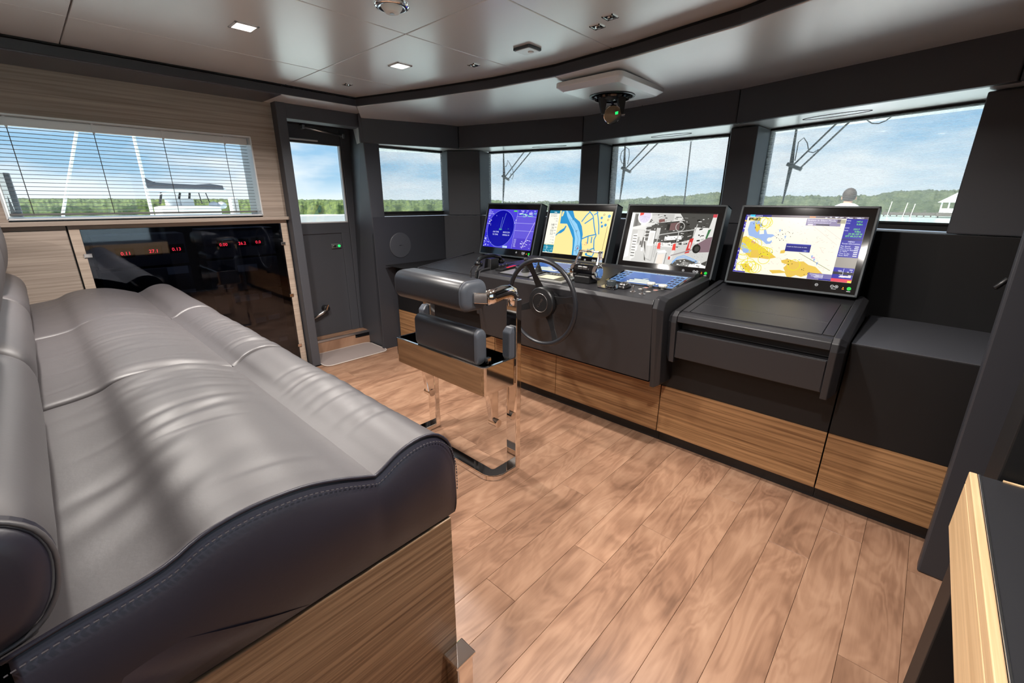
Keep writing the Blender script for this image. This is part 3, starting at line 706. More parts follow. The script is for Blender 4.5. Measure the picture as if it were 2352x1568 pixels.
def monitor(x0, x1, label, draw, asp=1.70):
    yb, zb, yt, zt_ = 3.135, 1.078, 3.275, 1.575
    t = thing('display', label, 'screen', ((x0+x1)/2, yb+.03, zb), 'helm displays in a row')
    v = Vector((0, yt-yb, zt_-zb)); H = v.length; v.normalize(); u = Vector((1, 0, 0)); n = Vector((0, -v.z, v.y)); W_ = x1-x0
    def Q(a, h, d): return Vector((x0, yb, zb)) + u*a + v*h + n*d
    def blk(a0, a1, h0, h1, d0, d1):
        b = B(); b.hexa([Q(a0,h0,d0),Q(a1,h0,d0),Q(a1,h0,d1),Q(a0,h0,d1),Q(a0,h1,d0),Q(a1,h1,d0),Q(a1,h1,d1),Q(a0,h1,d1)]); return b
    fr = B(); e = .013
    for a0, a1, h0, h1 in ((0, W_, 0, e), (0, W_, H-e, H), (0, e, 0, H), (W_-e, W_, 0, H)):
        fr.v_ = None; q = blk(a0, a1, h0, h1, -.085, .006); fr.add(q.v, q.f)
    q = blk(.004, W_-.004, .004, H-.004, -.085, -.006); fr.add(q.v, q.f)
    fix_normals(fr.build('housing', monframe, t, bevel=.0025))
    fix_normals(blk(e, W_-e, e, H-e, -.006, .001).build('front_glass', blackgloss, t))
    mh = .73*H; sw = mh*asp; sx = (W_-sw)*.46; sy = H-.118*H-mh
    if sw > W_-.05: sw = W_-.05; mh = sw/asp; sx = .024; sy = H-.118*H-mh
    sc = Screen(Q(sx, sy+mh, .0016), u, -v, n, mh); sc.asp = sw/mh; draw(sc); sc.build('screen_image', t)
    bs = Screen(Q(W_, 0, .0018), u, -v, n, .001)
    def icon(cx, cy, kind):
        b = Screen(Q(W_-cx, cy, .0018), u, -v, n, .01)
        if kind == 'green': b.circ(0, 0, 1.0, rgb(30, 215, 70)); b.ring(0, 0, .5, .14, rgb(10, 120, 40)); b.rect(-.9, 1.5, .9, 1.8, rgb(220, 220, 220))
        if kind == 'amber': b.circ(0, -.3, .28, rgb(255, 170, 30)); b.rect(-.5, .35, .5, .7, rgb(255, 150, 20))
        if kind == 'dim':
            for dx in (-.95, 1.15): b.ring(dx, 0, .85, .17, rgb(225, 225, 225)); b.rect(dx-.4, -.1, dx+.4, .1, rgb(225, 225, 225))
            b.rect(1.05, -.4, 1.25, .4, rgb(225, 225, 225)); b.circ(.1, 0, .16, rgb(225, 225, 225)); b.rect(-1.2, 1.3, 1.1, 1.55, rgb(200, 200, 200))
        if kind == 'menu': b.ring(0, 0, .8, .16, rgb(225, 225, 225)); b.rect(-.45, -.1, .45, .1, rgb(225, 225, 225))
        b.build('button_icon', t)
    icon(.046, .046, 'green'); icon(.074, .046, 'amber'); icon(.118, .050, 'dim'); icon(.205, .050, 'menu')
    return t

def draw_radar(s):
    A = s.asp; r = random.Random(11); wht = rgb(225, 230, 255); gr = rgb(120, 240, 140)
    s.rect(0, 0, A, 1, rgb(72, 62, 205)); cx, cy, R = .545, .5, .475
    s.rect(0, .62, .4, 1, rgb(48, 42, 196)); s.circ(cx, cy, R+.006, rgb(150, 165, 245), 60); s.circ(cx, cy, R, rgb(8, 4, 150), 60)
    s.rect(1.06, .17, A, .72, rgb(96, 84, 205)); s.rect(1.06, .72, A, .99, rgb(78, 62, 190))
    s.line([(cx-.01, .5), (cx+.015, .20)], .006, rgb(150, 180, 230)); s.line([(cx+.03, .5), (cx+.115, .10)], .006, rgb(150, 180, 230))
    s.text('STBY', cx-.05, .54, .05, gr); s.text('ON TIME', .29, .61, .055, wht); s.text('TX TIME', .29, .68, .055, wht)
    s.text('004315.2H', .66, .61, .055, wht); s.text('000526.1H', .66, .68, .055, wht)
    for i, tx in enumerate(('H UP', 'RELATIVE', 'RANGE 3NM', 'GAIN')): s.text(tx, .015, .045+.045*i, .036, wht)
    s.dashes(.01, .19, .16, .42, 14, .013, wht, r); s.dashes(.01, .66, .10, .98, 16, .012, wht, r); s.dashes(.01, .85, .30, .97, 7, .014, wht, r)
    s.rect(.92, .025, 1.03, .055, rgb(90, 220, 60)); s.dashes(1.08, .02, A-.03, .16, 30, .012, wht, r, .02, .07); s.dashes(1.15, .06, A-.03, .18, 12, .012, gr, r, .03, .09)
    s.line([(1.06, .17), (A, .17)], .004, wht); s.line([(1.06, .34), (A, .34)], .004, wht); s.line([(1.06, .53), (A, .53)], .004, wht); s.line([(1.06, .02), (1.06, .99)], .004, wht)
    for i, tx in enumerate(('HDG', 'COG', 'STW', 'SOG', 'CPA', 'TCPA')): s.text(tx, 1.10, .765+.036*i, .034, wht)
    s.dashes(1.28, .74, A-.05, .96, 22, .011, wht, r, .02, .06); s.dashes(1.0, .23, 1.04, .34, 4, .02, wht, r, .02, .03)
    s.rect(.74, .94, .90, .99, rgb(190, 215, 240)); s.text('1.5 nm', .75, .98, .04, rgb(10, 10, 90)); s.circ(.33, .17, .008, wht); s.circ(.83, .50, .008, gr)
    s.line([(A-.02, .30), (A-.30, .97)], .012, rgb(205, 185, 245))  # pale window reflection painted as a band across the radar picture
def draw_river(s):
    A = s.asp; land = rgb(248, 222, 150); bl = rgb(40, 140, 196); lt = rgb(140, 198, 232); dk = rgb(40, 60, 80)
    s.rect(0, 0, A, 1, land)
    s.poly([(.34, 0), (.36, .30), (.56, .30), (.66, .42), (.80, .62), (.84, .82), (.86, 1), (1.12, 1), (1.10, .82), (1.06, .70), (1.05, .52), (.98, .34), (.90, .24), (.74, .15), (.66, 0)][::-1], bl)
    s.poly([(.34, .31), (.50, .31), (.54, .36), (.44, .46), (.34, .56)], land); s.poly([(.30, .56), (.40, .46), (.50, .40), (.53, .34), (.56, .36), (.52, .46), (.44, .52), (.36, .54), (.30, .60)][::-1], bl)
    s.poly([(.46, 0), (.52, .12), (.66, .30), (.78, .44), (.86, .62), (.88, .80), (.90, 1), (1.06, 1), (1.03, .80), (1.02, .64), (.96, .48), (.84, .30), (.66, .16), (.50, 0)][::-1], lt)
    s.line([(.60, .18), (.82, .42), (.95, .62), (.97, .96)], .006, rgb(70, 110, 150)); s.poly([(.37, .02), (.42, .02), (.40, .12), (.36, .14)][::-1], land)
    W_ = .026
    for pts in ([(1.10, 0), (1.22, .10), (1.30, .32), (1.36, .46), (1.40, .52), (1.37, .62), (1.40, .78), (1.44, .88), (1.40, 1)], [(1.30, 0), (1.36, .14), (1.42, .32), (1.46, .50)], [(1.05, .62), (1.20, .55), (1.40, .50)],
                [(.95, .24), (1.04, .10), (1.12, .02)], [(1.04, .28), (1.24, .14)], [(1.20, .56), (1.22, .72)], [(1.30, .56), (1.31, .70)], [(1.28, .86), (1.42, .80)], [(1.24, .97), (1.40, .99)], [(1.24, .08), (1.34, .02)]):
        s.line(pts, W_, bl)
    for u, v in ((1.45, .14), (1.50, .32), (1.26, .86), (1.24, .95)): s.circ(u, v, .03, bl, 14)
    for u, v, q in ((1.47, .24, .022), (1.58, .29, .032), (1.63, .10, .036)): s.circ(u, v, q, bl, 16)
    sb = .30
    s.rect(0, 0, sb, 1, rgb(238, 236, 222)); s.rect(0, 0, sb, .07, rgb(20, 110, 140)); s.dashes(.03, .025, .2, .04, 3, .02, rgb(230, 240, 240), random.Random(2))
    s.text('N 24 00.437', .05, .115, .035, dk); s.text('W 77 56.921', .05, .15, .035, dk)
    for tx, v in (('---', .21), ('148', .36), ('36', .43), ('0.0', .50), ('3.2', .57), ('---', .63), ('---', .70), ('---', .77)): s.text(tx, .20, v, .072 if tx != '---' else .05, rgb(35, 35, 35), right=True)
    r = random.Random(5)
    for v in (.19, .24, .32, .39, .46, .53, .62, .69, .76): s.rect(.22, v, .25+r.random()*.03, v+.009, rgb(120, 120, 115))
    s.rect(0, .80, sb, .985, rgb(38, 132, 158)); s.rect(0, .80, sb, .808, rgb(235, 200, 60)); s.line([(0, .87), (sb, .87)], .004, rgb(150, 205, 215)); s.line([(0, .93), (sb, .93)], .004, rgb(150, 205, 215)); s.dashes(.03, .82, .25, .97, 9, .012, rgb(225, 240, 240), r)
    s.ring(.975, .82, .045, .006, dk, 24); s.poly([(.985, .79), (1.0, .85), (.97, .85)][::-1], rgb(200, 30, 40)); s.line([(.99, .75), (.985, .98)], .004, dk)
    for (u, v) in ((.70, .20), (.86, .46), (.94, .90)): s.line([(u-.03, v), (u+.03, v-.02)], .006, dk); s.line([(u, v-.03), (u+.01, v+.03)], .006, dk)
    for u, v in ((1.50, .07), (1.62, .18), (1.58, .92)): s.ring(u if u < A else A-.05, v, .022, .008, rgb(60, 60, 60), 20)
    s.line([(A-.06, .32), (A-.075, .84)], .008, rgb(60, 60, 55)); s.dashes(1.08, .68, 1.2, .86, 10, .012, rgb(190, 60, 80), r, .008, .02)
def draw_engine(s):
    A = s.asp; r = random.Random(21); gy = lambda v: rgb(v, v-1, v-5)
    s.rect(0, 0, A, 1, gy(216)); s.poly([(0, .55), (.20, 1), (A, 1), (A, .62), (1.2, .52), (.5, .58)][::-1][::-1], gy(198))
    s.poly([(0, 0), (.055, 0), (.10, .90), (0, .95)][::-1], gy(238)); s.rect(.07, .03, .24, .30, gy(118)); s.rect(.10, .05, .16, .28, gy(88)); s.poly([(.08, .30), (.40, .22), (.40, .27), (.08, .35)][::-1], gy(222)); s.rect(.08, .35, .36, .58, gy(186)); s.rect(.20, .36, .34, .55, gy(205))
    s.rect(.40, 0, .66, .20, gy(206)); s.rect(.66, .02, .90, .16, gy(190)); s.line([(.40, .05), (.66, .03)], .008, gy(140))
    fan = lambda r_: [(.29+r_*math.cos(a), max(.0, .08-r_*1.06*math.sin(a))) for a in [2*PI*k/36 for k in range(36)]]
    s.poly(fan(.15), gy(240)); s.poly(fan(.125), rgb(214, 205, 226)); s.poly([(.17, 0), (.26, 0), (.25, .05), (.18, .07)][::-1], rgb(226, 62, 46))
    for k in range(5): s.line([(.29, .08), (.29+.11*math.cos(.2+k*.7), .08+.115*math.sin(.2+k*.7))], .004, rgb(180, 170, 195))
    s.rect(.24, .22, .34, .26, gy(238))
    # engine block and pipework
    s.poly([(.38, .30), (.62, .20), (1.10, .14), (1.36, .24), (1.40, .46), (1.10, .56), (.62, .62), (.40, .56)][::-1], gy(58))
    s.poly([(1.00, 0), (A-.06, 0), (A-.10, .28), (1.32, .34), (1.12, .14)][::-1], gy(74)); s.poly([(1.34, .26), (1.60, .26), (1.56, .52), (1.34, .48)][::-1], gy(224))
    for _ in range(150):
        u = r.uniform(.38, 1.55); v = r.uniform(.03, .58); w = r.uniform(.012, .07); h = r.uniform(.006, .028); c = r.choice((28, 36, 48, 70, 96, 140, 180, 225, 18)); a = r.uniform(-.35, .15)
        s.poly([(u, v), (u+w, v+w*a), (u+w, v+w*a+h), (u, v+h)][::-1], gy(c))
    for k in range(7): s.poly([(.37, .28+.035*k), (.48, .265+.035*k), (.48, .283+.035*k), (.37, .30+.035*k)][::-1], gy(20 if k % 2 else 190))
    s.poly([(.86, .20), (1.04, .17), (1.05, .32), (.86, .34)][::-1], rgb(112, 84, 84)); s.rect(.80, .22, .86, .33, gy(20)); s.ring(1.06, .26, .09, .012, gy(190), 30)
    s.poly([(.60, .14), (.72, .12), (.73, .17), (.62, .20)][::-1], rgb(120, 80, 76))
    s.rect(.46, .36, .59, .66, gy(232)); s.rect(.485, .40, .565, .62, gy(216)); s.rect(.50, .66, .56, .92, gy(206)); s.rect(.60, .30, .68, .52, gy(200)); s.rect(.62, .58, 1.02, .66, gy(228)); s.poly([(.80, .46), (1.14, .42), (1.14, .50), (.80, .54)][::-1], gy(236))
    for _ in range(34):
        u = r.uniform(.60, 1.16); v = r.uniform(.42, .66); s.rect(u, v, u+r.uniform(.01, .05), v+r.uniform(.006, .02), gy(r.choice((40, 80, 160, 240, 120))))
    pipe = gy(176)
    s.line([(.66, .88), (.66, .46), (.70, .43), (1.36, .30)], .02, pipe); s.line([(1.06, .56), (1.06, .34)], .018, pipe); s.line([(1.38, .20), (1.34, .50)], .018, pipe); s.line([(.50, .92), (.62, .96), (.62, .60)], .02, pipe); 
    s.poly([(.38, .58), (.42, .58), (.50, .97), (.47, .95)][::-1], gy(66)); s.line([(.37, .52), (.36, .60), (.49, .90)], .022, gy(205)); s.rect(.345, .50, .375, .70, gy(40)); s.rect(.30, .58, .34, .66, gy(70))
    # fuse panels at the left
    s.poly([(.12, .45), (.22, .43), (.25, .92), (.15, .97)][::-1], gy(226))
    for k in range(8): s.rect(.13+.003*k, .47+.058*k, .21+.003*k, .49+.058*k, gy(120 if k % 2 else 80))
    s.rect(.24, .50, .27, .62, gy(160)); s.rect(.24, .66, .27, .78, gy(230)); s.rect(.36, .72, .40, .78, gy(245))
    # red extinguishers, cabinet, cones, blue hoses
    for u, v, h in ((.69, .60, .11), (1.00, .60, .12)): s.poly([(u, v), (u+.05, v-.02), (u+.07, v+h), (u, v+h)][::-1], rgb(222, 56, 44))
    s.poly([(1.00, .72), (1.06, .71), (1.03, .90), (.96, .90)][::-1], gy(214)); s.rect(.96, .84, 1.0, .90, rgb(200, 60, 44))
    s.poly([(1.30, .48), (1.37, .46), (1.34, .74), (1.26, .76)][::-1], rgb(196, 48, 46)); s.rect(1.31, .54, 1.34, .66, rgb(230, 190, 186))
    s.poly([(.70, .75), (.86, .72), (.92, .77), (.76, .80)][::-1], gy(246)); s.poly([(.71, .79), (.90, .77), (.89, 1), (.69, 1)][::-1], gy(214)); s.poly([(.74, .82), (.87, .80), (.865, 1), (.73, 1)][::-1], rgb(226, 216, 204)); s.line([(.71, .79), (.70, 1)], .014, gy(120)); s.line([(.905, .77), (.90, 1)], .014, gy(120))
    s.line([(1.0, .82), (1.44, .66)], .022, rgb(150, 140, 140))
    s.poly([(1.44, .58), (1.62, .44), (A, .42), (A, .70), (1.52, .72)][::-1], rgb(128, 104, 112)); s.circ(1.46, .655, .075, gy(24), 24, .085); s.circ(1.47, .655, .045, gy(60), 20, .05)
    for _ in range(40): s.rect(*(lambda u, v: (u, v, u+.012, v+.006))(r.uniform(1.1, 1.6), r.uniform(.74, .86)), gy(170))
    s.poly([(1.02, 1), (1.10, .90), (1.30, .86), (1.60, .92), (A, .86), (A, 1)][::-1], gy(70)); s.poly([(1.20, .99), (1.28, .90), (1.42, .93), (1.40, 1)][::-1], gy(130)); s.poly([(1.40, .95), (1.56, .92), (A, .96), (A, 1), (1.38, 1)][::-1], gy(240))
    for o_ in (0, .03): s.line([(1.06, .97-o_), (1.14, .87-o_), (1.26, .83-o_), (1.40, .87-o_), (1.54, .92-o_)], .016, rgb(126, 172, 226))
    for _ in range(40):
        u = r.uniform(1.05, 1.6); v = r.uniform(.88, .99); s.rect(u, v, u+r.uniform(.01, .04), v+r.uniform(.006, .018), gy(r.choice((30, 230, 120, 60, 250))))
    s.poly([(A-.10, .30), (A-.05, .28), (A-.09, .46), (A-.12, .46)][::-1], rgb(60, 110, 70)); s.rect(A-.07, 0, A, .07, rgb(200, 70, 80)); s.rect(0, 0, A, .012, gy(60))
def draw_chart(s):
    A = s.asp; r = random.Random(31); y_ = rgb(222, 186, 78); bl = rgb(150, 176, 222); nav = rgb(24, 22, 150); wht = rgb(225, 228, 245); gl = rgb(130, 255, 60); dk = rgb(40, 34, 30)
    s.rect(0, 0, A, 1, rgb(240, 234, 216))
    for _ in range(230):
        u = r.uniform(.10, 1.38); v = r.uniform(.05, .98); a = r.uniform(-.6, 1.0); w = r.uniform(.008, .04)
        s.line([(u, v), (u+w*math.cos(a), v+w*math.sin(a))], .003, r.choice((rgb(190, 184, 170), rgb(200, 150, 150), rgb(170, 168, 160))))
    s.poly([(.09, .12), (.22, .10), (.30, .16), (.26, .24), (.32, .26), (.38, .22), (.44, .30), (.52, .34), (.46, .38), (.50, .44), (.48, .48), (.42, .49), (.36, .44), (.28, .42), (.20, .38), (.12, .36), (.08, .26)][::-1], bl)
    s.poly([(.26, .22), (.33, .24), (.35, .32), (.28, .33)][::-1], rgb(240, 234, 216)); s.poly([(.34, .20), (.42, .24), (.50, .32), (.40, .32)][::-1], rgb(240, 234, 216)); s.circ(.45, .41, .035, rgb(240, 234, 216), 20)
    s.poly([(.18, .17), (.25, .15), (.27, .24), (.24, .30), (.20, .26)][::-1], y_)
    s.poly([(0, .40), (.08, .37), (.20, .44), (.34, .52), (.50, .62), (.62, .70), (.50, .74), (.36, .73), (.22, .74), (.12, .66), (0, .58)][::-1], y_); s.poly([(0, .52), (.06, .48), (.22, .62), (.20, .66), (.10, .66)][::-1], bl)
    s.poly([(.70, .74), (.80, .71), (.92, .74), (1.02, .73), (1.10, .78), (1.20, .80), (1.34, .92), (1.30, .95), (1.12, .94), (1.04, .98), (.96, .96), (.90, 1.0), (.84, 1.0), (.80, .94), (.62, .97), (.56, .92), (.72, .90), (.80, .92), (.76, .86), (.80, .80), (.72, .78)][::-1], y_)
    s.poly([(1.40, .94), (1.56, .93), (1.58, 1.0), (1.40, 1.0)][::-1], y_)
    s.poly([(.10, .86), (.20, .84), (.30, .92), (.26, .98), (.16, .94)][::-1], y_); s.poly([(.66, .58), (.74, .56), (.72, .62), (.66, .63)][::-1], y_)
    for (u, v) in ((1.10, .63), (1.14, .68), (1.19, .73), (.66, .34), (.56, .24)): s.poly([(u, v), (u+.03, v-.01), (u+.02, v+.05)][::-1], bl)
    for (u, v, q) in ((.27, .12, .10), (.33, .10, .09), (.30, .15, .11), (.36, .13, .08), (.10, .48, .08), (.16, .48, .10), (.21, .50, .09), (.26, .50, .10), (.40, .60, .07), (.44, .61, .07), (.48, .62, .07), (.06, .68, .11), (.10, .62, .09), (.02, .78, .10), (.44, .74, .09), (.14, .90, .10), (.22, .92, .12), (.30, .90, .10), (.26, .95, .10), (.22, .88, .08), (.36, .94, .08), (.90, .80, .09)):
        v = min(v, .99-q) if v+q > 1 else v
        s.ring(u if u > q else q, v, q, .009, rgb(226, 216, 30), 36)
    for k in range(9): s.line([(.02+.05*k, .44+.012*k), (.22+.045*k, .56+.015*k)], .006, rgb(226, 212, 30))
    for _ in range(60):
        u, v = r.choice(((.45, .66), (.24, .20), (.58, .36), (1.1, .90), (.86, .76), (.2, .92), (.70, .30))); s.circ(u+r.uniform(-.1, .1), min(.985, v+r.uniform(-.06, .06)), r.uniform(.004, .008), dk, 8)
    s.line([(.93, .60), (1.40, .84)], .006, rgb(110, 110, 40))
    for u, v in ((1.13, .66), (1.15, .66), (1.28, .90), (1.33, .92), (.20, .46), (.24, .48)): s.ring(u, v, .012, .005, rgb(170, 40, 170), 14)
    for q in ((.95, .10, 1.40, .44), (1.02, .06, 1.44, .36)): s.line([q[:2], q[2:]], .003, rgb(200, 170, 170))
    # frame bars
    s.rect(0, 0, A, .035, rgb(96, 84, 96)); s.rect(0, 0, .40, .035, rgb(30, 26, 120)); s.rect(.07, 0, .15, .035, rgb(60, 190, 225)); s.text('MAIN', .012, .027, .028, wht); s.text('CHARTS', .16, .027, .028, wht); s.rect(.95, .01, 1.03, .026, rgb(250, 130, 30)); s.dashes(1.1, .008, 1.62, .022, 14, .012, wht, r, .02, .05); s.text('14:08:20', A-.16, .03, .032, wht)
    s.rect(0, .035, .032, .30, rgb(70, 62, 170)); s.rect(0, .30, .032, .58, rgb(110, 106, 84)); s.rect(0, .58, .032, 1, rgb(48, 40, 150)); s.dashes(.004, .08, .022, .28, 9, .014, wht, r, .008, .016); s.dashes(.004, .60, .022, .97, 16, .014, wht, r, .008, .016); s.circ(.017, .11, .014, rgb(235, 200, 40), 12)
    s.rect(.06, .05, .24, .10, rgb(70, 66, 44)); s.dashes(.07, .055, .22, .09, 10, .008, rgb(220, 200, 80), r)
    x = A-.26
    s.rect(x, .035, A, 1, nav); s.rect(x, .62, A, .78, rgb(146, 140, 132)); s.rect(x, .95, A, 1, rgb(214, 60, 84)); s.rect(A-.05, .97, A, 1, rgb(240, 210, 60))
    for tx, v, uu in (('147.5', .085, .18), ('0.0kn', .125, .19), ('233.7', .20, .17), ('0.0kn', .235, .19), ('24 00.107 N', .272, .215), ('077 00.213 W', .308, .215)): s.text(tx, x+uu+.02, v, .034, gl, right=True)
    for tx, v in (('HDG', .07), ('STW', .11), ('COG', .18), ('SOG', .22)): s.text(tx, x+.006, v, .024, wht)
    s.rect(x, .335, A, .36, rgb(14, 12, 110)); s.text('MENU', x+.09, .39, .03, wht); s.text('Route Information', x+.02, .42, .03, wht)
    for i, tx in enumerate(('Plan Speed', 'Plan Course', 'Course to Steer', 'To WPT', 'Time to Go', 'Next WPT')): s.text(tx, x+.012, .46+.028*i, .028, wht); s.rect(x+.19, .447+.028*i, x+.24, .459+.028*i, wht)
    s.dashes(x+.02, .80, A-.03, .93, 14, .012, wht, r, .02, .06); s.rect(x, .845, A, .885, rgb(20, 20, 30)); s.line([(x+.13, .79), (x+.13, .93)], .004, wht); s.rect(x+.10, .90, x+.24, .925, rgb(226, 220, 220))
    # dialogs
    s.rect(.92, .045, x-.06, .155, rgb(134, 124, 160)); s.text('System in Silent Mode', .935, .085, .042, rgb(225, 222, 235)); s.text('Audible alarm is permanent off', .94, .115, .025, rgb(225, 222, 235)); s.rect(.95, .13, 1.02, .15, rgb(230, 215, 225)); s.rect(1.06, .13, 1.24, .147, rgb(24, 20, 40)); s.rect(1.33, .05, x-.005, .11, rgb(170, 164, 140)); s.rect(1.33, .05, 1.37, .10, rgb(84, 70, 90))
    s.rect(.72, .46, 1.07, .585, rgb(22, 26, 120)); s.rect(.72, .46, 1.07, .475, rgb(50, 60, 170)); s.text('Could not find access to data', .735, .515, .024, wht); s.rect(.97, .555, 1.05, .575, rgb(60, 70, 170)); s.text('OK', .99, .573, .024, wht)
    s.rect(1.12, .90, x, 1, rgb(112, 104, 160)); s.dashes(1.14, .915, x-.12, .97, 9, .010, rgb(215, 212, 230), r, .05, .16); s.rect(1.28, .975, x, 1, rgb(36, 34, 140)); s.rect(0, .98, .20, 1, rgb(60, 50, 170))
monitor(-3.365, -2.655, 'leftmost display of the row, showing a blue radar screen', draw_radar)
monitor(-2.572, -1.872, 'second display from the left, showing a yellow and blue river chart', draw_river)
monitor(-1.777, -1.032, 'third display from the left, showing an engine room camera picture', draw_engine)
monitor(-.944, -.222, 'rightmost display, showing a beige sea chart with yellow islands', draw_chart)

# ------------------------------------------------------------------ touch screens let into the steering desk
def draw_yacht(s):
    A = s.asp; w = rgb(228, 236, 214); r = random.Random(4)
    s.rect(0, 0, A, 1, rgb(96, 134, 186)); s.rect(.30, .09, A-.30, 1, rgb(62, 96, 158)); s.poly([(.30, .09), (.80, .09), (.95, .45), (.30, .60)][::-1], rgb(70, 108, 176)); s.rect(0, 0, A, .05, rgb(170, 196, 224))
    for k in range(5):
        for u in (.03, .16): s.rect(u, .10+.17*k, u+.10, .19+.17*k, rgb(20, 34, 60))
        for u in (A-.27, A-.14): s.rect(u, .10+.17*k, u+.10, .19+.17*k, rgb(20, 34, 60))
    s.dashes(.9, .015, A-.1, .04, 12, .02, rgb(20, 34, 60), r, .02, .06)
    s.poly([(.48, .84), (1.30, .80), (1.40, .76), (1.34, .90), (.52, .93)][::-1], w); s.poly([(.50, .72), (1.10, .70), (1.18, .78), (.52, .80)][::-1], w); s.poly([(.58, .62), (.98, .60), (1.06, .67), (.62, .69)][::-1], w)
    s.line([(.84, .60), (.90, .50)], .02, w); s.line([(.78, .53), (.96, .52)], .012, w)
def desk_screen(x0, x1, y0, y1, label):
    f = lambda y: 1.060+(y-2.68)*.1625
    t = thing('touch_screen', label, 'screen', ((x0+x1)/2, (y0+y1)/2, f((y0+y1)/2)), 'touch screens in the steering desk')
    v = Vector((0, y1-y0, f(y1)-f(y0))); H = v.length; v.normalize(); n = Vector((0, -v.z, v.y))
    q = lambda x, y, d: Vector((x, y, f(y)))+n*d
    e = .02
    b = B(); b.hexa([q(x0-e,y0-.012,.0002),q(x1+e,y0-.012,.0002),q(x1+e,y1+e*.8,.0002),q(x0-e,y1+e*.8,.0002),q(x0-e,y0-.012,.003),q(x1+e,y0-.012,.003),q(x1+e,y1+e*.8,.003),q(x0-e,y1+e*.8,.003)])
    fix_normals(b.build('bezel', blackgloss, t, bevel=.001))
    sc = Screen(q(x0, y1, .0036), (1,0,0), -v, n, H); sc.asp = (x1-x0)/H; draw_yacht(sc); sc.build('screen_image', t)
desk_screen(-1.585, -1.125, 2.715, 2.965, 'blue touch screen showing a white yacht, in the right half of the steering desk')
desk_screen(-2.42, -1.96, 2.715, 2.965, 'blue touch screen showing a white yacht, behind the steering wheel')

ZD = lambda y: 1.045+(y-2.416)*.0568 if y < 2.68 else 1.060+(y-2.68)*.1625
# engine throttle
th = thing('throttle', 'chrome twin lever engine throttle on a black drum, right of the wheel', 'throttle', (-1.70, 2.60, ZD(2.60)))
zt = ZD(2.60)
B().box(-1.765, 2.545, zt-.002, -1.635, 2.655, zt+.05).build('foot', blackplastic, th, bevel=.008)
B().lathe([(.048, -.075), (.050, -.07), (.050, .07), (.048, .075)], (-1.70, 2.60, zt+.075), (1, 0, 0), 28).build('drum', blackgloss, th, smooth=False)
for sx in (-1, 1):
    x = -1.70+sx*.092
    lv = B(); lv.lathe([(.052, -.016), (.054, -.012), (.054, .012), (.046, .016), (.02, .017)] if sx > 0 else [(.02, -.017), (.046, -.016), (.054, -.012), (.054, .012), (.052, .016)], (x, 2.60, zt+.075), (1, 0, 0), 28)
    lv.loft([[(x-.013, 2.575, zt+.09), (x+.013, 2.575, zt+.09), (x+.013, 2.635, zt+.09), (x-.013, 2.635, zt+.09)],
             [(x-.009-sx*.004, 2.60, zt+.15), (x+.009-sx*.004, 2.60, zt+.15), (x+.009-sx*.004, 2.645, zt+.15), (x-.009-sx*.004, 2.645, zt+.15)],
             [(x-.009-sx*.012, 2.625, zt+.205), (x+.009-sx*.012, 2.625, zt+.205), (x+.009-sx*.012, 2.660, zt+.205), (x-.009-sx*.012, 2.660, zt+.205)]])
    l_ = fix_normals(lv.build('lever', chrome, th, bevel=.004, smooth=False))
    g = B(); xc = -1.70+sx*.048; g.prism(rrect(xc-.046, 2.622, xc+.046, 2.668, .018, 5), 'z', zt+.202, zt+.216); fix_normals(g.build('grip', chrome, l_, bevel=.005))
    if sx > 0: B().lathe([(.032, 0), (.032, .004), (.001, .005)], (x+.017, 2.60, zt+.075), (1, 0, 0), 24).build('dial', mat('dial_blue', (.25, .45, .75), .2, .6), l_)
B().box(-1.735, 2.545, zt+.095, -1.70, 2.556, zt+.115).build('button', steel, th, bevel=.002)
B().box(-1.695, 2.545, zt+.095, -1.66, 2.556, zt+.115).build('button', steel, th, bevel=.002)

# jog knob on its plate
def desk_box(b, x0, y0, x1, y1, h): return b.hexa([(x0,y0,ZD(y0)-.001),(x1,y0,ZD(y0)-.001),(x1,y1,ZD(y1)-.001),(x0,y1,ZD(y1)-.001),(x0,y0,ZD(y0)+h),(x1,y0,ZD(y0)+h),(x1,y1,ZD(y1)+h),(x0,y1,ZD(y1)+h)])
kn = fix_normals(desk_box(B(), -1.54, 2.50, -1.41, 2.63, .006).build('jog_dial_plate', blackgloss, desk, bevel=.002))
zk = ZD(2.565)+.006
B().lathe([(.034, 0), (.034, .006), (.030, .007)], (-1.475, 2.565, zk), n=28).build('collar', chrome, kn)
B().lathe([(.029, .006), (.031, .008), (.031, .036), (.028, .040), (.001, .041)], (-1.475, 2.565, zk), n=28).build('jog_dial', monframe, kn)
# computer mouse
ms = thing('computer_mouse', 'small silver and black computer mouse lying on the desk', 'mouse', (-1.395, 2.60, ZD(2.60)))
rings_ = []
for k in range(9):
    t_ = k/8; y = 2.545+.11*t_; w_ = .032*math.sin(PI*(.12+.80*t_))**.5+.004; h = .036*math.sin(PI*(.10+.82*t_))**.7
    rings_.append([(-1.395+w_*math.cos(a), y, ZD(y)+max(.001, h*max(0, math.sin(a)))) for a in [PI*q/8 for q in range(9)]]+[(-1.395-w_*.9, y, ZD(y)+.0005), (-1.395+w_*.9, y, ZD(y)+.0005)])
fix_normals(B().loft(rings_).build('body', blackplastic, ms, smooth=True))
rings2 = [[(p[0], p[1], p[2]+.0025) for p in rg[2:7]] for rg in rings_[1:7]]
b = B(); b.loft(rings2, closed=False, cap=False); o = b.build('top_shell', steel, ms, smooth=True); md = o.modifiers.new('solid', 'SOLIDIFY'); md.thickness = .0015; md.offset = -1
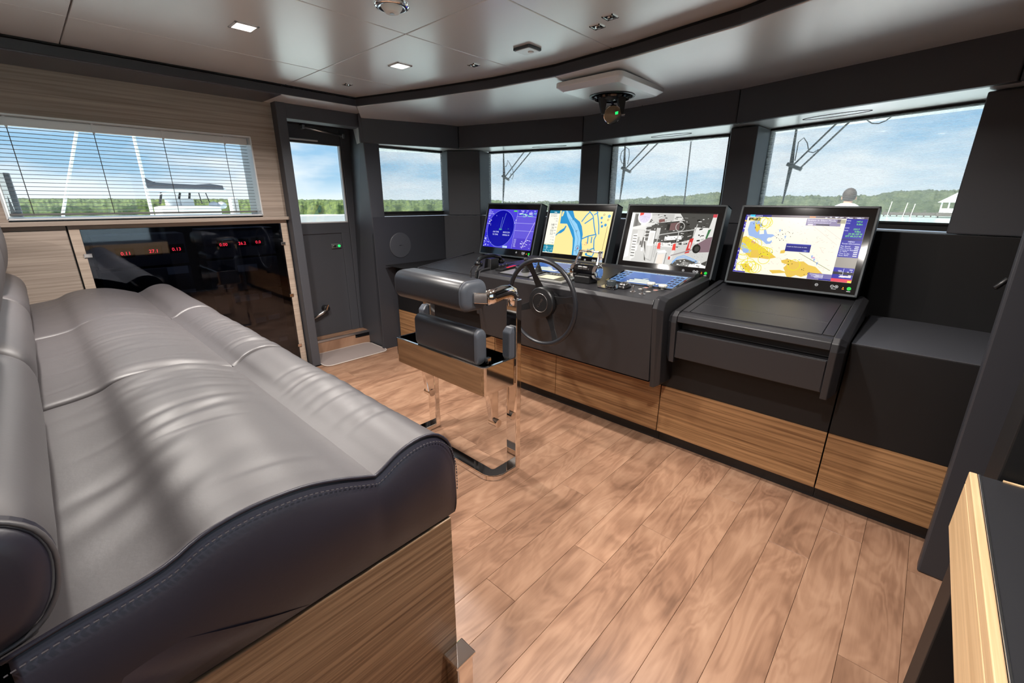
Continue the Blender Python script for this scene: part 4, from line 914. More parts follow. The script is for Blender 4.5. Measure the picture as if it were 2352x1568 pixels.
# toggle switches and push buttons
for i, (x, y) in enumerate(((-1.297, 2.530), (-1.222, 2.506))):
    t = B().lathe([(.020, -.001), (.020, .003), (.012, .004), (.008, .008), (.001, .009)], (x, y, ZD(y)), n=24).build('toggle_switch', chrome, desk)
    B().tube([(x, y, ZD(y)+.006), (x, y+.004, ZD(y)+.040)], [.0035, .0055], 10).build('stalk', chrome, t)
pk = mat('pale_button', (.55, .52, .47), .4); pr = mat('red_ring_button', (.55, .25, .2), .4)
for i, (x, y, m) in enumerate(((-1.285, 2.615, pk), (-1.215, 2.575, pk), (-1.275, 2.665, pr), (-1.195, 2.635, pr))):
    t = B().lathe([(.019, -.001), (.019, .003), (.015, .0035)], (x, y, ZD(y)), n=24).build('push_button', steel, desk); B().lathe([(.014, .0), (.014, .0045), (.001, .005)], (x, y, ZD(y)), n=20).build('cap', m, t)
for i, (x, y) in enumerate(((-1.262, 2.705), (-1.175, 2.692))):
    t = B().lathe([(.012, -.001), (.012, .012), (.027, .014), (.029, .022), (.025, .030), (.001, .031)], (x, y, ZD(y)), n=10).build('wiper_knob', mat('frosted_knob', (.62, .64, .60), .25), desk)
    B().lathe([(.006, -.001), (.006, .014)], (x, y, ZD(y)), n=10).build('stem', steel, t)
# two bellows joysticks on a plate
jp = thing('joystick_panel', 'flat panel with two black bellows joysticks behind the steering wheel', 'joystick', (-2.33, 2.60, ZD(2.6)))
fix_normals(desk_box(B(), -2.44, 2.47, -2.13, 2.70, .008).build('base_plate', blackplastic, jp, bevel=.002))
fix_normals(desk_box(B(), -2.428, 2.48, -2.142, 2.69, .0095).build('face_plate', mat('grey_plate', (.22, .22, .21), .35, .3), jp, bevel=.001))
for x, y in ((-2.262, 2.60), (-2.178, 2.655)):
    pr_ = [(.034, 0)]
    for k in range(5): pr_ += [(.034-.0045*k, .006+.011*k), (.027-.0045*k, .011+.011*k)]
    pr_ += [(.009, .062), (.001, .063)]
    j = B().lathe(pr_, (x, y, ZD(y)+.009), n=20).build('bellows', rubber, jp)
    B().lathe([(.006, .055), (.006, .085), (.013, .088), (.017, .100), (.012, .113), (.001, .115)], (x, y, ZD(y)+.009), n=16).build('knob', blackplastic, j)
B().lathe([(.024, 0), (.024, .022), (.020, .026), (.001, .027)], (-2.375, 2.64, ZD(2.64)+.009), n=20).build('dial', blackplastic, jp)
# autopilot keypad
kp = thing('autopilot_keypad', 'grey keypad with a pale display between the wheel and the throttle', 'keypad', (-1.95, 2.53, ZD(2.53)))
fix_normals(desk_box(B(), -2.10, 2.455, -1.80, 2.66, .012).build('case', mat('keypad_grey', (.30, .30, .29), .35, .3), kp, bevel=.004))
fix_normals(desk_box(B(), -2.07, 2.475, -1.83, 2.645, .0135).build('inset', blackplastic, kp, bevel=.001))
fix_normals(desk_box(B(), -2.05, 2.49, -1.90, 2.60, .0145).build('display', mat('lcd', (.60, .60, .46), .3), kp))
for k in range(6): B().lathe([(.010, 0), (.010, .006), (.001, .007)], (-2.03+.028*k, 2.63, ZD(2.63)+.0135), n=12).build('key', steel, kp)
B().lathe([(.019, 0), (.019, .018), (.015, .021), (.001, .022)], (-1.862, 2.60, ZD(2.60)+.0135), n=18).build('dial', blackplastic, kp)

# radio handset with coiled cord, and the control box it belongs to
cb = thing('control_box', 'flat black control box with a red key at the left end of the desk', 'control box', (-2.49, 2.60, ZD(2.6)))
fix_normals(desk_box(B(), -2.530, 2.530, -2.447, 2.74, .020).build('case', blackplastic, cb, bevel=.004))
fix_normals(desk_box(B(), -2.475, 2.60, -2.45, 2.70, .0245).build('key', mat('red_key', (.55, .02, .04), .4), cb, bevel=.001))
for y in (2.56, 2.60, 2.645): B().lathe([(.012, 0), (.012, .020), (.009, .024), (.001, .024)], (-2.505, y, ZD(y)+.020), n=14).build('dial', blackplastic, cb)
hs = thing('telephone_handset', 'black telephone handset with a coiled cord lying at the left corner of the desk', 'telephone', (-2.60, 2.56, 1.08))
hpath = [(-2.655, 2.455, 1.118), (-2.655, 2.475, 1.142), (-2.645, 2.53, 1.160), (-2.630, 2.60, 1.163), (-2.615, 2.66, 1.150), (-2.61, 2.685, 1.122)]
B().tube(hpath, [.017, .020, .018, .018, .020, .017], 12, flat=.014).build('grip', blackgloss, hs, smooth=True)
B().lathe([(.018, .028), (.034, .016), (.036, -.006), (.026, -.012), (.001, -.012)], (-2.655, 2.462, 1.098), (0, .25, 1), 18).build('mouthpiece', blackgloss, hs, smooth=True)
B().lathe([(.016, .022), (.030, .012), (.031, -.008), (.022, -.014), (.001, -.014)], (-2.61, 2.680, 1.108), (0, -.15, 1), 18).build('earpiece', blackgloss, hs, smooth=True)
fix_normals(B().hexa([(-2.668,2.53,1.046),(-2.585,2.53,1.046),(-2.585,2.64,1.05),(-2.668,2.64,1.05),(-2.662,2.545,1.140),(-2.592,2.545,1.140),(-2.592,2.63,1.140),(-2.662,2.63,1.140)]).build('cradle', blackplastic, hs, bevel=.006))
base = [(-2.640, 2.470, 1.090), (-2.62, 2.425, 1.085), (-2.612, 2.392, 1.050), (-2.610, 2.386, .98), (-2.606, 2.384, .90), (-2.600, 2.383, .80)]
co = []; nt_ = 46
for k in range(nt_*8+1):
    u = k/(nt_*8)*(len(base)-1); i = min(int(u), len(base)-2); p = Vector(base[i]).lerp(Vector(base[i+1]), u-i); a = 2*PI*k/8
    co.append((p.x+.0085*math.cos(a), p.y+.0085*math.sin(a)*(.4 if p.z > 1.06 else 1), p.z+(.0085*math.sin(a) if p.z > 1.06 else 0)))
B().tube(co, .0026, 5).build('coiled_cord', rubber, hs, smooth=True)
co = [(-2.662, 2.448, 1.10), (-2.675, 2.41, 1.08), (-2.680, 2.395, 1.04)] ; B().tube(co, .0035, 8).build('straight_cord', rubber, hs, smooth=True)
base = [(-2.680, 2.395, 1.04), (-2.680, 2.39, .92), (-2.675, 2.388, .80)]; co = []
for k in range(30*8+1):
    u = k/(30*8)*2; i = min(int(u), 1); p = Vector(base[i]).lerp(Vector(base[i+1]), u-i); a = 2*PI*k/8; co.append((p.x+.0085*math.cos(a), p.y+.0085*math.sin(a), p.z))
B().tube(co, .0026, 5).build('coiled_cord', rubber, hs, smooth=True)

# ------------------------------------------------------------------ steering wheel
wc = Vector((-1.82, 2.25, .945))
Rw = .285
wh = B().tube([(wc.x+Rw*math.cos(a), wc.y, wc.z+Rw*math.sin(a)) for a in [2*PI*k/72 for k in range(72)]], .0155, 14, True).build('steering_wheel', leather_blk, desk, smooth=True)
wh['label'] = 'large black leather steering wheel with four flat spokes'
for ang in (12, 113, 200, 299):
    a = math.radians(ang); d = Vector((math.cos(a), 0, math.sin(a))); sd_ = Vector((-math.sin(a), 0, math.cos(a)))
    rg = []
    for r_, w_, yo in ((.08, .040, .035), (.13, .026, .032), (.20, .020, .018), (.276, .026, .0)):
        c_ = wc + d*r_ + Vector((0, yo, 0)); rg.append([c_-sd_*w_+Vector((0,-.003,0)), c_+sd_*w_+Vector((0,-.003,0)), c_+sd_*w_+Vector((0,.003,0)), c_-sd_*w_+Vector((0,.003,0))])
    fix_normals(B().loft(rg).build('spoke', blackplastic, wh, bevel=.002))
B().lathe([(.001, -.022), (.060, -.022), (.062, -.019), (.064, -.022), (.098, -.018), (.104, -.010), (.104, .03), (.06, .06), (.045, .135), (.001, .135)], wc+Vector((0, .015, 0)), (0, 1, 0), 48).build('hub', blackplastic, wh, smooth=False)
B().tube([(wc.x+.063*math.cos(a), wc.y-.0075, wc.z+.063*math.sin(a)) for a in [2*PI*k/48 for k in range(48)]], .0012, 6, True).build('hub_ring', steel, wh)
vs, fs = _TX['Corsaly']; wd = max(v[0] for v in vs); ca, sa = math.cos(1.0), math.sin(1.0); h = .024
B().add([(wc.x+((v[0]-wd/2)*ca-(v[1]-.3)*sa)*h, wc.y-.0078, wc.z+((v[0]-wd/2)*sa+(v[1]-.3)*ca)*h) for v in vs], fs).build('hub_lettering', steel, wh)

# ------------------------------------------------------------------ helm chair
hc = thing('helm_chair', 'polished steel helm chair with two black leather bolsters, behind the steering wheel', 'chair', (-2.0, 1.65, 0))
xr0, xr1, xl0, xl1 = -1.650, -1.568, -2.440, -2.358
def arc(c, r, a0, a1, n, z): return [(c[0]+r*math.cos(lerp(a0, a1, k/n)), c[1]+r*math.sin(lerp(a0, a1, k/n)), z) for k in range(n+1)]
# floor loop: back bar with rounded corners and two forward arms (flat bar)
zc = .018; yb_ = 1.575; rr_ = .06
pth = [((xr0+xr1)/2, 1.765, zc), ((xr0+xr1)/2, yb_+rr_, zc)] + arc(((xr0+xr1)/2-rr_, yb_+rr_), rr_, 0, -PI/2, 6, zc)[1:] + arc(((xl0+xl1)/2+rr_, yb_+rr_), rr_, -PI/2, -PI, 6, zc) + [((xl0+xl1)/2, 1.765, zc)]
fix_normals(B().bar(pth, .078, .034).build('floor_frame', chrome, hc, bevel=.004))
for x0, x1 in ((xr0, xr1), (xl0, xl1)):
    fix_normals(B().box(x0, 1.735, .004, x1, 1.775, 1.085).build('post', chrome, hc, bevel=.005))
    xm = (x0+x1)/2
    arm = [(xm, 1.755, 1.05), (xm, 1.752, 1.085), (xm, 1.738, 1.112), (xm, 1.712, 1.126), (xm, 1.66, 1.128), (xm, 1.60, 1.120), (xm, 1.545, 1.117)]
    fix_normals(B().tube(arm, .040, 16, flat=.024).build('arm_rail', chrome, hc, smooth=True))
    s_ = 1 if x0 > -2 else -1
    fix_normals(B().bar([(xm+.004*s_, 1.556, 1.117), (xm-.05*s_, 1.522, 1.117), (xm-.16*s_, 1.520, 1.117)], .046, .056).build('arm_end', chrome, hc, bevel=.004))
    pad = B(); xa = xm
    pad.loft([[(xa-.026, 1.700, .735), (xa+.026, 1.700, .735), (xa+.026, 1.735, .735), (xa-.026, 1.735, .735)], [(xa-.030, 1.688, .76), (xa+.030, 1.688, .76), (xa+.030, 1.735, .76), (xa-.030, 1.735, .76)],
              [(xa-.030, 1.688, .90), (xa+.030, 1.688, .90), (xa+.030, 1.735, .90), (xa-.030, 1.735, .90)], [(xa-.026, 1.715, .93), (xa+.026, 1.715, .93), (xa+.026, 1.735, .93), (xa-.026, 1.735, .93)]])
    fix_normals(pad.build('folded_armrest', leather_grey, hc, bevel=.008))
    B().box(xa-.030, 1.70, .695, xa+.030, 1.736, .735).build('armrest_bracket', blackgloss, hc, bevel=.003)
# seat tray: open chrome box
tx0, tx1, ty0, ty1, tz0, tz1 = -2.405, -1.572, 1.480, 1.734, .582, .752
def ringpts(i, z): return [(p[0], p[1], z) for p in rrect(tx0+i, ty0+i, tx1-i, ty1, .022, 4)]
fix_normals(B().loft([ringpts(.012, tz0), ringpts(0, tz0+.006), ringpts(0, tz1-.003), ringpts(.003, tz1), ringpts(.016, tz1), ringpts(.018, tz0+.02)]).build('seat_tray', chrome, hc, smooth=False))
def bolster(x0, x1, prof_, m, name, ends=.02):
    rings_ = []; cy = sum(p[0] for p in prof_)/len(prof_); cz = sum(p[1] for p in prof_)/len(prof_)
    for x, k in ((x0, .80), (x0+ends*.35, .94), (x0+ends, 1.0), (x1-ends, 1.0), (x1-ends*.35, .94), (x1, .80)):
        rings_.append([(x, cy+(p[0]-cy)*k, cz+(p[1]-cz)*k) for p in prof_])
    return fix_normals(B().loft(rings_).build(name, m, hc, smooth=True, bevel=0))
pb1 = rrect(1.425, 1.040, 1.615, 1.205, .055, 6)
b1 = bolster(-2.290, -1.672, pb1, leather_blk, 'back_bolster', .024)
pip = lambda pr_, x, r: [(x, p[0], p[1]) for p in pr_]
B().tube(pip(rrect(1.429, 1.044, 1.611, 1.201, .055, 6), -1.690, .003), .0035, 6, True).build('piping', leather_grey, b1, smooth=True)
cap = [[(x, 1.52+(p[0]-1.52)*k, 1.1225+(p[1]-1.1225)*k) for p in pb1] for x, k in ((-1.700, .985), (-1.684, .965), (-1.670, .86), (-1.664, .6))]
fix_normals(B().loft(cap).build('end_cap', leather_grey, b1, smooth=True))
pb2 = rrect(1.486, .745, 1.566, .945, .034, 6)
b2 = bolster(-2.190, -1.640, pb2, leather_blk, 'seat_bolster', .012)
cap = [[(x, 1.526+(p[0]-1.526)*k, .845+(p[1]-.845)*k) for p in pb2] for x, k in ((-1.665, .99), (-1.646, .985), (-1.636, .90), (-1.632, .6))]
fix_normals(B().loft(cap).build('end_cap', leather_grey, b2, smooth=True))
B().tube(pip(rrect(1.487, .746, 1.565, .944, .034, 6), -1.655, .003), .003, 6, True).build('piping', leather_blk, b2, smooth=True)
for x in (-1.618, -2.21): B().box(x-.012, 1.545, .752, x+.012, 1.572, .785).build('bolster_clamp', chrome, hc, bevel=.003)
for sx, x in ((1, -1.690), (-1, -2.318)):
    fix_normals(B().loft([[(x-.02, 1.600, .590), (x+.02, 1.600, .590), (x+.02, 1.690, .590), (x-.02, 1.690, .590)], [(x-.018, 1.640, .34), (x+.018, 1.640, .34), (x+.018, 1.690, .34), (x-.018, 1.690, .34)]]).build('footrest_link', chrome, hc, bevel=.004))
    B().lathe([(.001, -.032), (.025, -.032), (.025, .032), (.001, .032)], (x+.008*sx, 1.668, .325), (1, 0, 0), 24).build('link_pivot', chrome, hc)

# ------------------------------------------------------------------ sofa
so = thing('sofa', 'long raised aubergine leather sofa on a striped teak base, in the left foreground', 'sofa', (-2.4, .2, 0))
XE, XF = -.87, -4.08
PROF = [(-.168, .950), (-.096, .963), (-.014, .972), (.042, .984), (.087, 1.006), (.137, 1.018), (.20, 1.022), (.285, 1.014), (.36, .992), (.405, .974), (.446, .958), (.470, .968), (.498, .984), (.530, .997), (.564, 1.004), (.600, 1.004), (.634, .993), (.660, .970), (.677, .943), (.687, .90), (.690, .86), (.688, .78), (.684, .715)]
def resample(pts, n):
    d = [0]
    for a, c in zip(pts, pts[1:]): d.append(d[-1]+math.hypot(c[0]-a[0], c[1]-a[1]))
    out = []; i = 0
    for k in range(n+1):
        t = d[-1]*k/n
        while i < len(d)-2 and d[i+1] < t: i += 1
        u = (t-d[i])/(d[i+1]-d[i]); 
        # catmull-rom
        p0 = pts[max(0, i-1)]; p1 = pts[i]; p2 = pts[i+1]; p3 = pts[min(len(pts)-1, i+2)]
        out.append(tuple(.5*((2*p1[j])+(-p0[j]+p2[j])*u+(2*p0[j]-5*p1[j]+4*p2[j]-p3[j])*u*u+(-p0[j]+3*p1[j]-3*p2[j]+p3[j])*u**3) for j in (0, 1)))
    return out
SEAMX = [XE, -1.955, -3.035, XF]
SP = resample(PROF[:11], 56); BP = resample(PROF[10:], 48)
def g(x, s): return math.exp(-(x/s)**2)
WR = []   # wrinkles on the seat: (x, y, half length along y, half width across x, lean, depth)
rw = random.Random(12)
for (xa, xb, n) in ((-1.90, -1.0, 15), (-2.95, -2.05, 22), (-4.0, -3.1, 9)):
    for _ in range(n): WR.append((rw.uniform(xa, xb), rw.uniform(-.02, .40), rw.uniform(.06, .17), rw.uniform(.010, .028), rw.uniform(-.35, .15), rw.uniform(.0015, .006)))
WR += [(-2.52, .20, .16, .022, -.1, .012), (-2.62, .16, .15, .02, -.1, .008), (-2.35, .12, .12, .02, -.2, .007), (-1.45, .22, .12, .022, -.25, .010), (-1.52, .16, .13, .02, -.25, .008), (-1.18, .02, .10, .05, -.5, .012), (-1.30, .06, .14, .04, -.4, .010), (-1.08, .10, .12, .05, -.5, .008)]
def seat_dz(x, y):
    z = 0
    for sx in SEAMX[1:3]:
        d = x-sx; lip = max(0, 1-abs(y-.28)/.22)
        z += -.034*math.exp(-abs(d)/.006) -.006*g(d, .02) + (.010*lip*g(d-.05, .05)) - .016*lip*g(d+.035, .03)
    for (wx, wy, ly, lx, ln, dp) in WR:
        dx = (x-wx)-ln*(y-wy); dy = y-wy
        if abs(dx) < lx*3 and abs(dy) < ly*2.2: z += dp*.45*(-g(dx, lx)+.5*g(dx-lx*1.4, lx))*g(dy, ly)
    c = noise.noise(Vector((x*2.1, y*3.0, 3.3)))*.007 + noise.noise(Vector((x*7, y*4.5, 1.7)))*.0015
    return z + c*min(1, (XE-x)/.08+.15)
BW = [(rw.uniform(-2.85, -2.1), rw.uniform(.008, .016), rw.uniform(.002, .0065), rw.uniform(0, 6)) for _ in range(34)] + [(rw.uniform(-1.75, -1.05), rw.uniform(.010, .02), rw.uniform(.001, .003), rw.uniform(0, 6)) for _ in range(20)] + [(-2.47, .02, .013, 1.0), (-2.50, .016, .009, 2.0)]
def bol_d(x, s):     # inward push along the normal
    d = 0
    for sx in SEAMX[1:3]: d += -.030*math.exp(-abs(x-sx)/.005) + .003*g(x-sx, .05)
    for wx, w_, dp, ph in BW:
        xx = wx+.035*math.sin(s*3.0+ph*.25)
        d += dp*(-g(x-xx, w_)+.6*g(x-xx-1.5*w_, w_))*g(s-.42-.12*math.sin(ph), .20)
    return d + noise.noise(Vector((x*3, s*3, 8)))*.006
def cushion_grid(xa, xb, prof_, fn, name, dx=.011):
    nx = int(abs(xb-xa)/dx); vs = []; fs = []; n = len(prof_)
    for i in range(nx+1):
        x = lerp(xa, xb, i/nx)
        for k, (y, z) in enumerate(prof_):
            a = prof_[max(0, k-1)]; c = prof_[min(n-1, k+1)]; t = Vector((c[0]-a[0], c[1]-a[1])).normalized(); nn = (-t.y, t.x)
            d = fn(x, y, k/(n-1)); vs.append((x, y+nn[0]*d, z+nn[1]*d))
    for i in range(nx):
        for k in range(n-1): fs.append((i*n+k, i*n+k+1, (i+1)*n+k+1, (i+1)*n+k))
    return fix_normals(B().add(vs, fs).build(name, leather, so, smooth=True))
for i in range(3):
    xa, xb = SEAMX[i], SEAMX[i+1]
    o = cushion_grid(xa, xb, SP, lambda x, y, s: seat_dz(x, y)*min(1, (s-.0)/.04+.2)*min(1, (1-s)/.04+.1), 'seat_cushion')
    o = cushion_grid(xa, xb, BP, lambda x, y, s: bol_d(x, s)*min(1, s/.10), 'front_bolster')
# end panel of leather under the piped seam
FULL = SP+BP[1:]
ys_ = [p for p in FULL if p[0] <= .6845 or True]
vs = []; fs = []; nt2 = 14; ncol = 0; top = []
for p in FULL:
    if p[1] < .80: break
    top.append(p)
for (y, z) in top:
    yb2 = min(y, .684) if z > .95 else lerp(y, .684, .5)
    for k in range(nt2+1):
        t = k/nt2; bulge = .028*math.sin(PI*min(1, t*1.02))**.55 if t < 1 else .004
        kk = 1-math.exp(-((y-.70)/.05)**2); pz = lerp(z-.004, .712, t); pk = .004*g(y-.446, .03)*math.sin(t*3)
        vs.append((XE+.002+bulge*(.35+.65*kk)-pk+noise.noise(Vector((y*6, pz*6, 2)))*.003*min(1, t*4), lerp(y, yb2, t), pz))
n = nt2+1
for i in range(len(top)-1):
    for k in range(nt2): fs.append((i*n+k, i*n+k+1, (i+1)*n+k+1, (i+1)*n+k))
ep = fix_normals(B().add(vs, fs).build('end_panel', leather_shaded, so, smooth=True))
pp = [(XE+.004, y, z+.001) for y, z in top[::2]]
B().tube(pp, .0042, 8).build('piping', leather_shaded, ep, smooth=True)
b = B()
for i in range(0, len(top)-1):
    y, z = top[i]; y2, z2 = top[i+1]; p0 = Vector((XE+.016, y, z-.016)); p1 = Vector((XE+.016, lerp(y, y2, .6), lerp(z, z2, .6)-.016)); b.tube([p0, p1], .0014, 5)
stuff(b.build('stitching', thread, ep))
# base of striped teak
B().box(XF, -.44, 0, XE+.004, .672, .700).build('base', teak_y, so, bevel=.003)
B().box(XF, -.40, .698, XE-.004, .665, .716).build('seat_board', rubber, so)
# backrest: lumbar rolls and head rolls
LP = resample([(-.30, .96), (-.20, .948), (-.13, .962), (-.096, 1.0), (-.080, 1.05), (-.077, 1.10), (-.094, 1.145), (-.14, 1.178), (-.21, 1.190), (-.30, 1.185)], 36)
UP = resample([(-.34, 1.17), (-.24, 1.172), (-.165, 1.195), (-.118, 1.25), (-.098, 1.33), (-.095, 1.42), (-.11, 1.50), (-.16, 1.555), (-.24, 1.575), (-.34, 1.57)], 36)
def back_roll(xa, xb, prof_, name):
    rings_ = []; cy = -.22; cz = sum(p[1] for p in prof_)/len(prof_); nx = 24
    for i in range(nx+1):
        u = i/nx; x = lerp(xa, xb, u); e = min(u, 1-u)*abs(xb-xa); k = 1-.16*math.exp(-(e/.035)**1.2)+.010*math.sin(PI*u)
        rings_.append([(x, cy+(p[0]-cy)*k+noise.noise(Vector((x*3, p[1]*4, 5)))*.004, cz+(p[1]-cz)*k) for p in prof_])
    return fix_normals(B().loft(rings_).build(name, leather, so, smooth=True))
for i in range(3):
    xa, xb = SEAMX[i], SEAMX[i+1]
    lr = back_roll(xa-.002, xb+.002, LP, 'lumbar_roll'); back_roll(xa-.004, xb+.004, UP, 'head_roll')
    if i == 0:
        for pr_, nm_ in ((LP, lr), ):
            rg_ = [[(XE+dx, -.22+(p[0]+.22)*k, 1.07+(p[1]-1.07)*k) for p in pr_] for dx, k in ((-.03, .985), (-.004, .90), (.006, .72), (.010, .3))]
            fix_normals(B().loft(rg_).build('end_cap', leather_shaded, lr, smooth=True))  # backrest end in the darkened leather, shade put into its colour
    if i == 0: B().tube([(XE-.012, -.22+(p[0]+.22)*.97, 1.07+(p[1]-1.07)*.97) for p in LP[6:-4]], .004, 6).build('piping', leather, lr, smooth=True)
B().box(XF, -.46, .70, XE-.02, -.28, 1.56).build('backrest_board', blackpan, so, bevel=.01)
# polished foot rail bracket at the foot of the sofa
fr = thing('foot_rail', 'polished steel foot bracket at the bottom corner of the sofa base', 'bracket', (-.83, .655, 0))
B().box(-.8655, .612, .188, -.795, .692, .200).build('bracket_plate', chrome, fr, bevel=.003)
B().box(-.8655, .622, 0, -.802, .686, .188).build('bracket_leg', chrome, fr, bevel=.004)

# ================================================================== CEILING FITTINGS
def downlight(x, y, label):
    t = thing('downlight', label, 'ceiling light', (x, y, 2.46), 'square ceiling downlights')
    b = B(); r = .058
    for (x0, y0, x1, y1) in ((-r, -r, r, -r+.012), (-r, r-.012, r, r), (-r, -r, -r+.012, r), (r-.012, -r, r, r)): b.box(x+x0, y+y0, 2.4545, x+x1, y+y1, 2.461)
    b.build('frame', alu, t, bevel=.0015)
    B().box(x-.046, y-.046, 2.4575, x+.046, y+.046, 2.4605).build('lens', lamp_glow, t)
    ld = bpy.data.lights.new('downlight_lamp', 'AREA'); ld.shape = 'SQUARE'; ld.size = .09; ld.energy = LAMP_POWER; ld.color = (1, .94, .88); ld.spread = math.radians(150)
    lo = bpy.data.objects.new('downlight_lamp', ld); COL.objects.link(lo); lo.parent = t; lo.location = (0, 0, -.012)
downlight(-2.853, 1.01, 'lit square ceiling downlight above the front edge of the sofa')
downlight(-2.846, 1.957, 'lit square ceiling downlight nearer the front windows, above the floor by the door')
downlight(-2.85, .06, 'lit square ceiling downlight above the sofa back, out of the picture')
downlight(-.86, 1.957, 'lit square ceiling downlight above the open floor, out of the picture')
downlight(-.40, .95, 'lit square ceiling downlight above the near end of the floor, out of the picture')
downlight(-.86, -1.0, 'lit square ceiling downlight behind the camera on the starboard side')
downlight(-2.85, -1.2, 'lit square ceiling downlight behind the sofa')
sd_ = thing('smoke_detector', 'white smoke detector with a clear domed ring on the ceiling at the top edge', 'smoke detector', (-2.02, 1.365, 2.46))
B().lathe([(.055, 0), (.055, -.008), (.046, -.026), (.034, -.040), (.030, -.044), (.001, -.045)], (-2.02, 1.365, 2.46), n=32).build('body', whitepaint, sd_, smooth=True)
B().lathe([(.078, -.001), (.082, -.006), (.078, -.020), (.060, -.026), (.050, -.020)], (-2.02, 1.365, 2.46), n=32).build('clear_ring', clear_plastic, sd_, smooth=True)
B().lathe([(.010, -.0445), (.010, -.047), (.001, -.047)], (-2.02, 1.365, 2.46), n=16).build('sensor_eye', steel, sd_)
ms_ = thing('motion_sensor', 'flat square white sensor with a dark edge on the ceiling near the front soffit', 'sensor', (-1.977, 2.265, 2.46))
B().prism(rrect(-2.045, 2.205, -1.915, 2.325, .012, 3), 'z', 2.447, 2.4602).build('frame', monframe, ms_, bevel=.003)
B().prism(rrect(-2.035, 2.215, -1.925, 2.315, .010, 3), 'z', 2.4435, 2.448).build('cover', alu, ms_, bevel=.002)
B().lathe([(.018, 0), (.016, -.004), (.001, -.006)], (-1.968, 2.285, 2.4435), n=20).build('lens', whitepaint, ms_)
for (x, y, lb) in ((-1.486, 2.25, 'small square chrome air nozzle on the dark ceiling, the left one of the near pair'), (-1.372, 2.185, 'small square chrome air nozzle on the dark ceiling, the right one of the near pair'),
                   (-2.463, 2.276, 'small square chrome air nozzle between the ceiling light and the front soffit'), (-3.584, 1.965, 'small square chrome air nozzle on the bright ceiling above the port door')):
    t = thing('ceiling_nozzle', lb, 'nozzle', (x, y, 2.46), 'small ceiling nozzles')
    b = B(); r = .030
    for (x0, y0, x1, y1) in ((-r, -r, r, -r+.005), (-r, r-.005, r, r), (-r, -r, -r+.005, r), (r-.005, -r, r, r)): b.box(x+x0, y+y0, 2.456, x+x1, y+y1, 2.461)
    b.build('frame', chrome, t)
    B().box(x-.025, y-.025, 2.458, x+.025, y+.025, 2.4605).build('plate', blackgloss, t)
    B().lathe([(.014, 0), (.012, -.006), (.001, -.007)], (x, y, 2.458), n=16).build('nozzle', chrome, t)
# hanging compass periscope
cp = thing('compass_periscope', 'round mirror hanging on two black arms from a grey padded plate under the front soffit', 'periscope', (-1.85, 3.0, 2.36))
pad_o = rrect(-2.105, 2.69, -1.59, 3.33, .045, 5); pad_i = rrect(-2.085, 2.71, -1.61, 3.31, .035, 5)
fix_normals(B().loft([[(x, y, 2.372) for x, y in pad_i], [(x, y, 2.366) for x, y in pad_o], [(x, y, 2.338) for x, y in pad_o], [(x, y, 2.312) for x, y in rrect(-2.065, 2.73, -1.63, 3.29, .03, 5)]]).build('padded_plate', soffit_m, cp, bevel=.004))
cx, cy = -1.865, 3.06
B().lathe([(.160, .0), (.160, -.006), (.146, -.008), (.146, .0)], (cx, cy, 2.313), n=40).build('outer_ring', blackplastic, cp)
B().lathe([(.001, -.002), (.145, -.002), (.145, -.004), (.001, -.004)], (cx, cy, 2.313), n=40).build('ring_recess', blackgloss, cp)
B().lathe([(.120, -.003), (.128, -.012), (.121, -.024), (.111, -.024), (.111, -.003)], (cx, cy, 2.313), n=40).build('rotating_ring', blackgloss, cp)
B().lathe([(.001, -.004), (.060, -.004), (.052, -.024), (.020, -.034), (.001, -.036)], (cx-.01, cy-.01, 2.313), n=24).build('tube_end', blackplastic, cp, smooth=True)
mc = Vector((-1.868, 3.085, 2.198)); md_ = Vector((.62, -.62, -.42)).normalized()
u_ = md_.cross(Vector((0, 0, 1))).normalized()
for sg, nm in ((-1, 'arm'), (1, 'arm')):
    hgx = Vector((cx, cy, 2.305)) + u_*(-.066*sg); bt = mc + u_*(-.070*sg)
    fw = md_.cross(u_); fw.z = 0; fw.normalize()
    fix_normals(B().loft([[hgx-fw*.03-u_*.030, hgx+fw*.03-u_*.030, hgx+fw*.03+u_*.030, hgx-fw*.03+u_*.030], [bt-fw*.012-u_*.010, bt+fw*.012-u_*.010, bt+fw*.012+u_*.010, bt-fw*.012+u_*.010]]).build(nm, blackplastic, cp, bevel=.002))
B().lathe([(.001, -.012), (.060, -.012), (.064, -.005), (.064, .005), (.061, .007), (.0605, .003), (.001, .003)], mc, md_, 36).build('mirror', chrome, cp)
B().lathe([(.001, .0035), (.060, .0035), (.060, .005), (.001, .005)], mc, md_, 36).build('mirror_face', mat('dim_mirror', (.20, .23, .22), .05, 1.0), cp)
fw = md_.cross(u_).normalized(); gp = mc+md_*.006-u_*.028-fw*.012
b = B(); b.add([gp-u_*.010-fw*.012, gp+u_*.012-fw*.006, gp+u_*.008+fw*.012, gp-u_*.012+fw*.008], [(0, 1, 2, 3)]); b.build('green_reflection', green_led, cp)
B().lathe([(.010, -.012), (.010, .012), (.001, .013)], mc-u_*.078, u_, 14).build('hinge_screw', chrome, cp)
B().bar([(cx-.005, cy+.0, 2.285), (cx+.0, cy+.02, 2.262), (cx+.002, cy+.03, 2.235)], .016, .006).build('latch', blackplastic, cp)

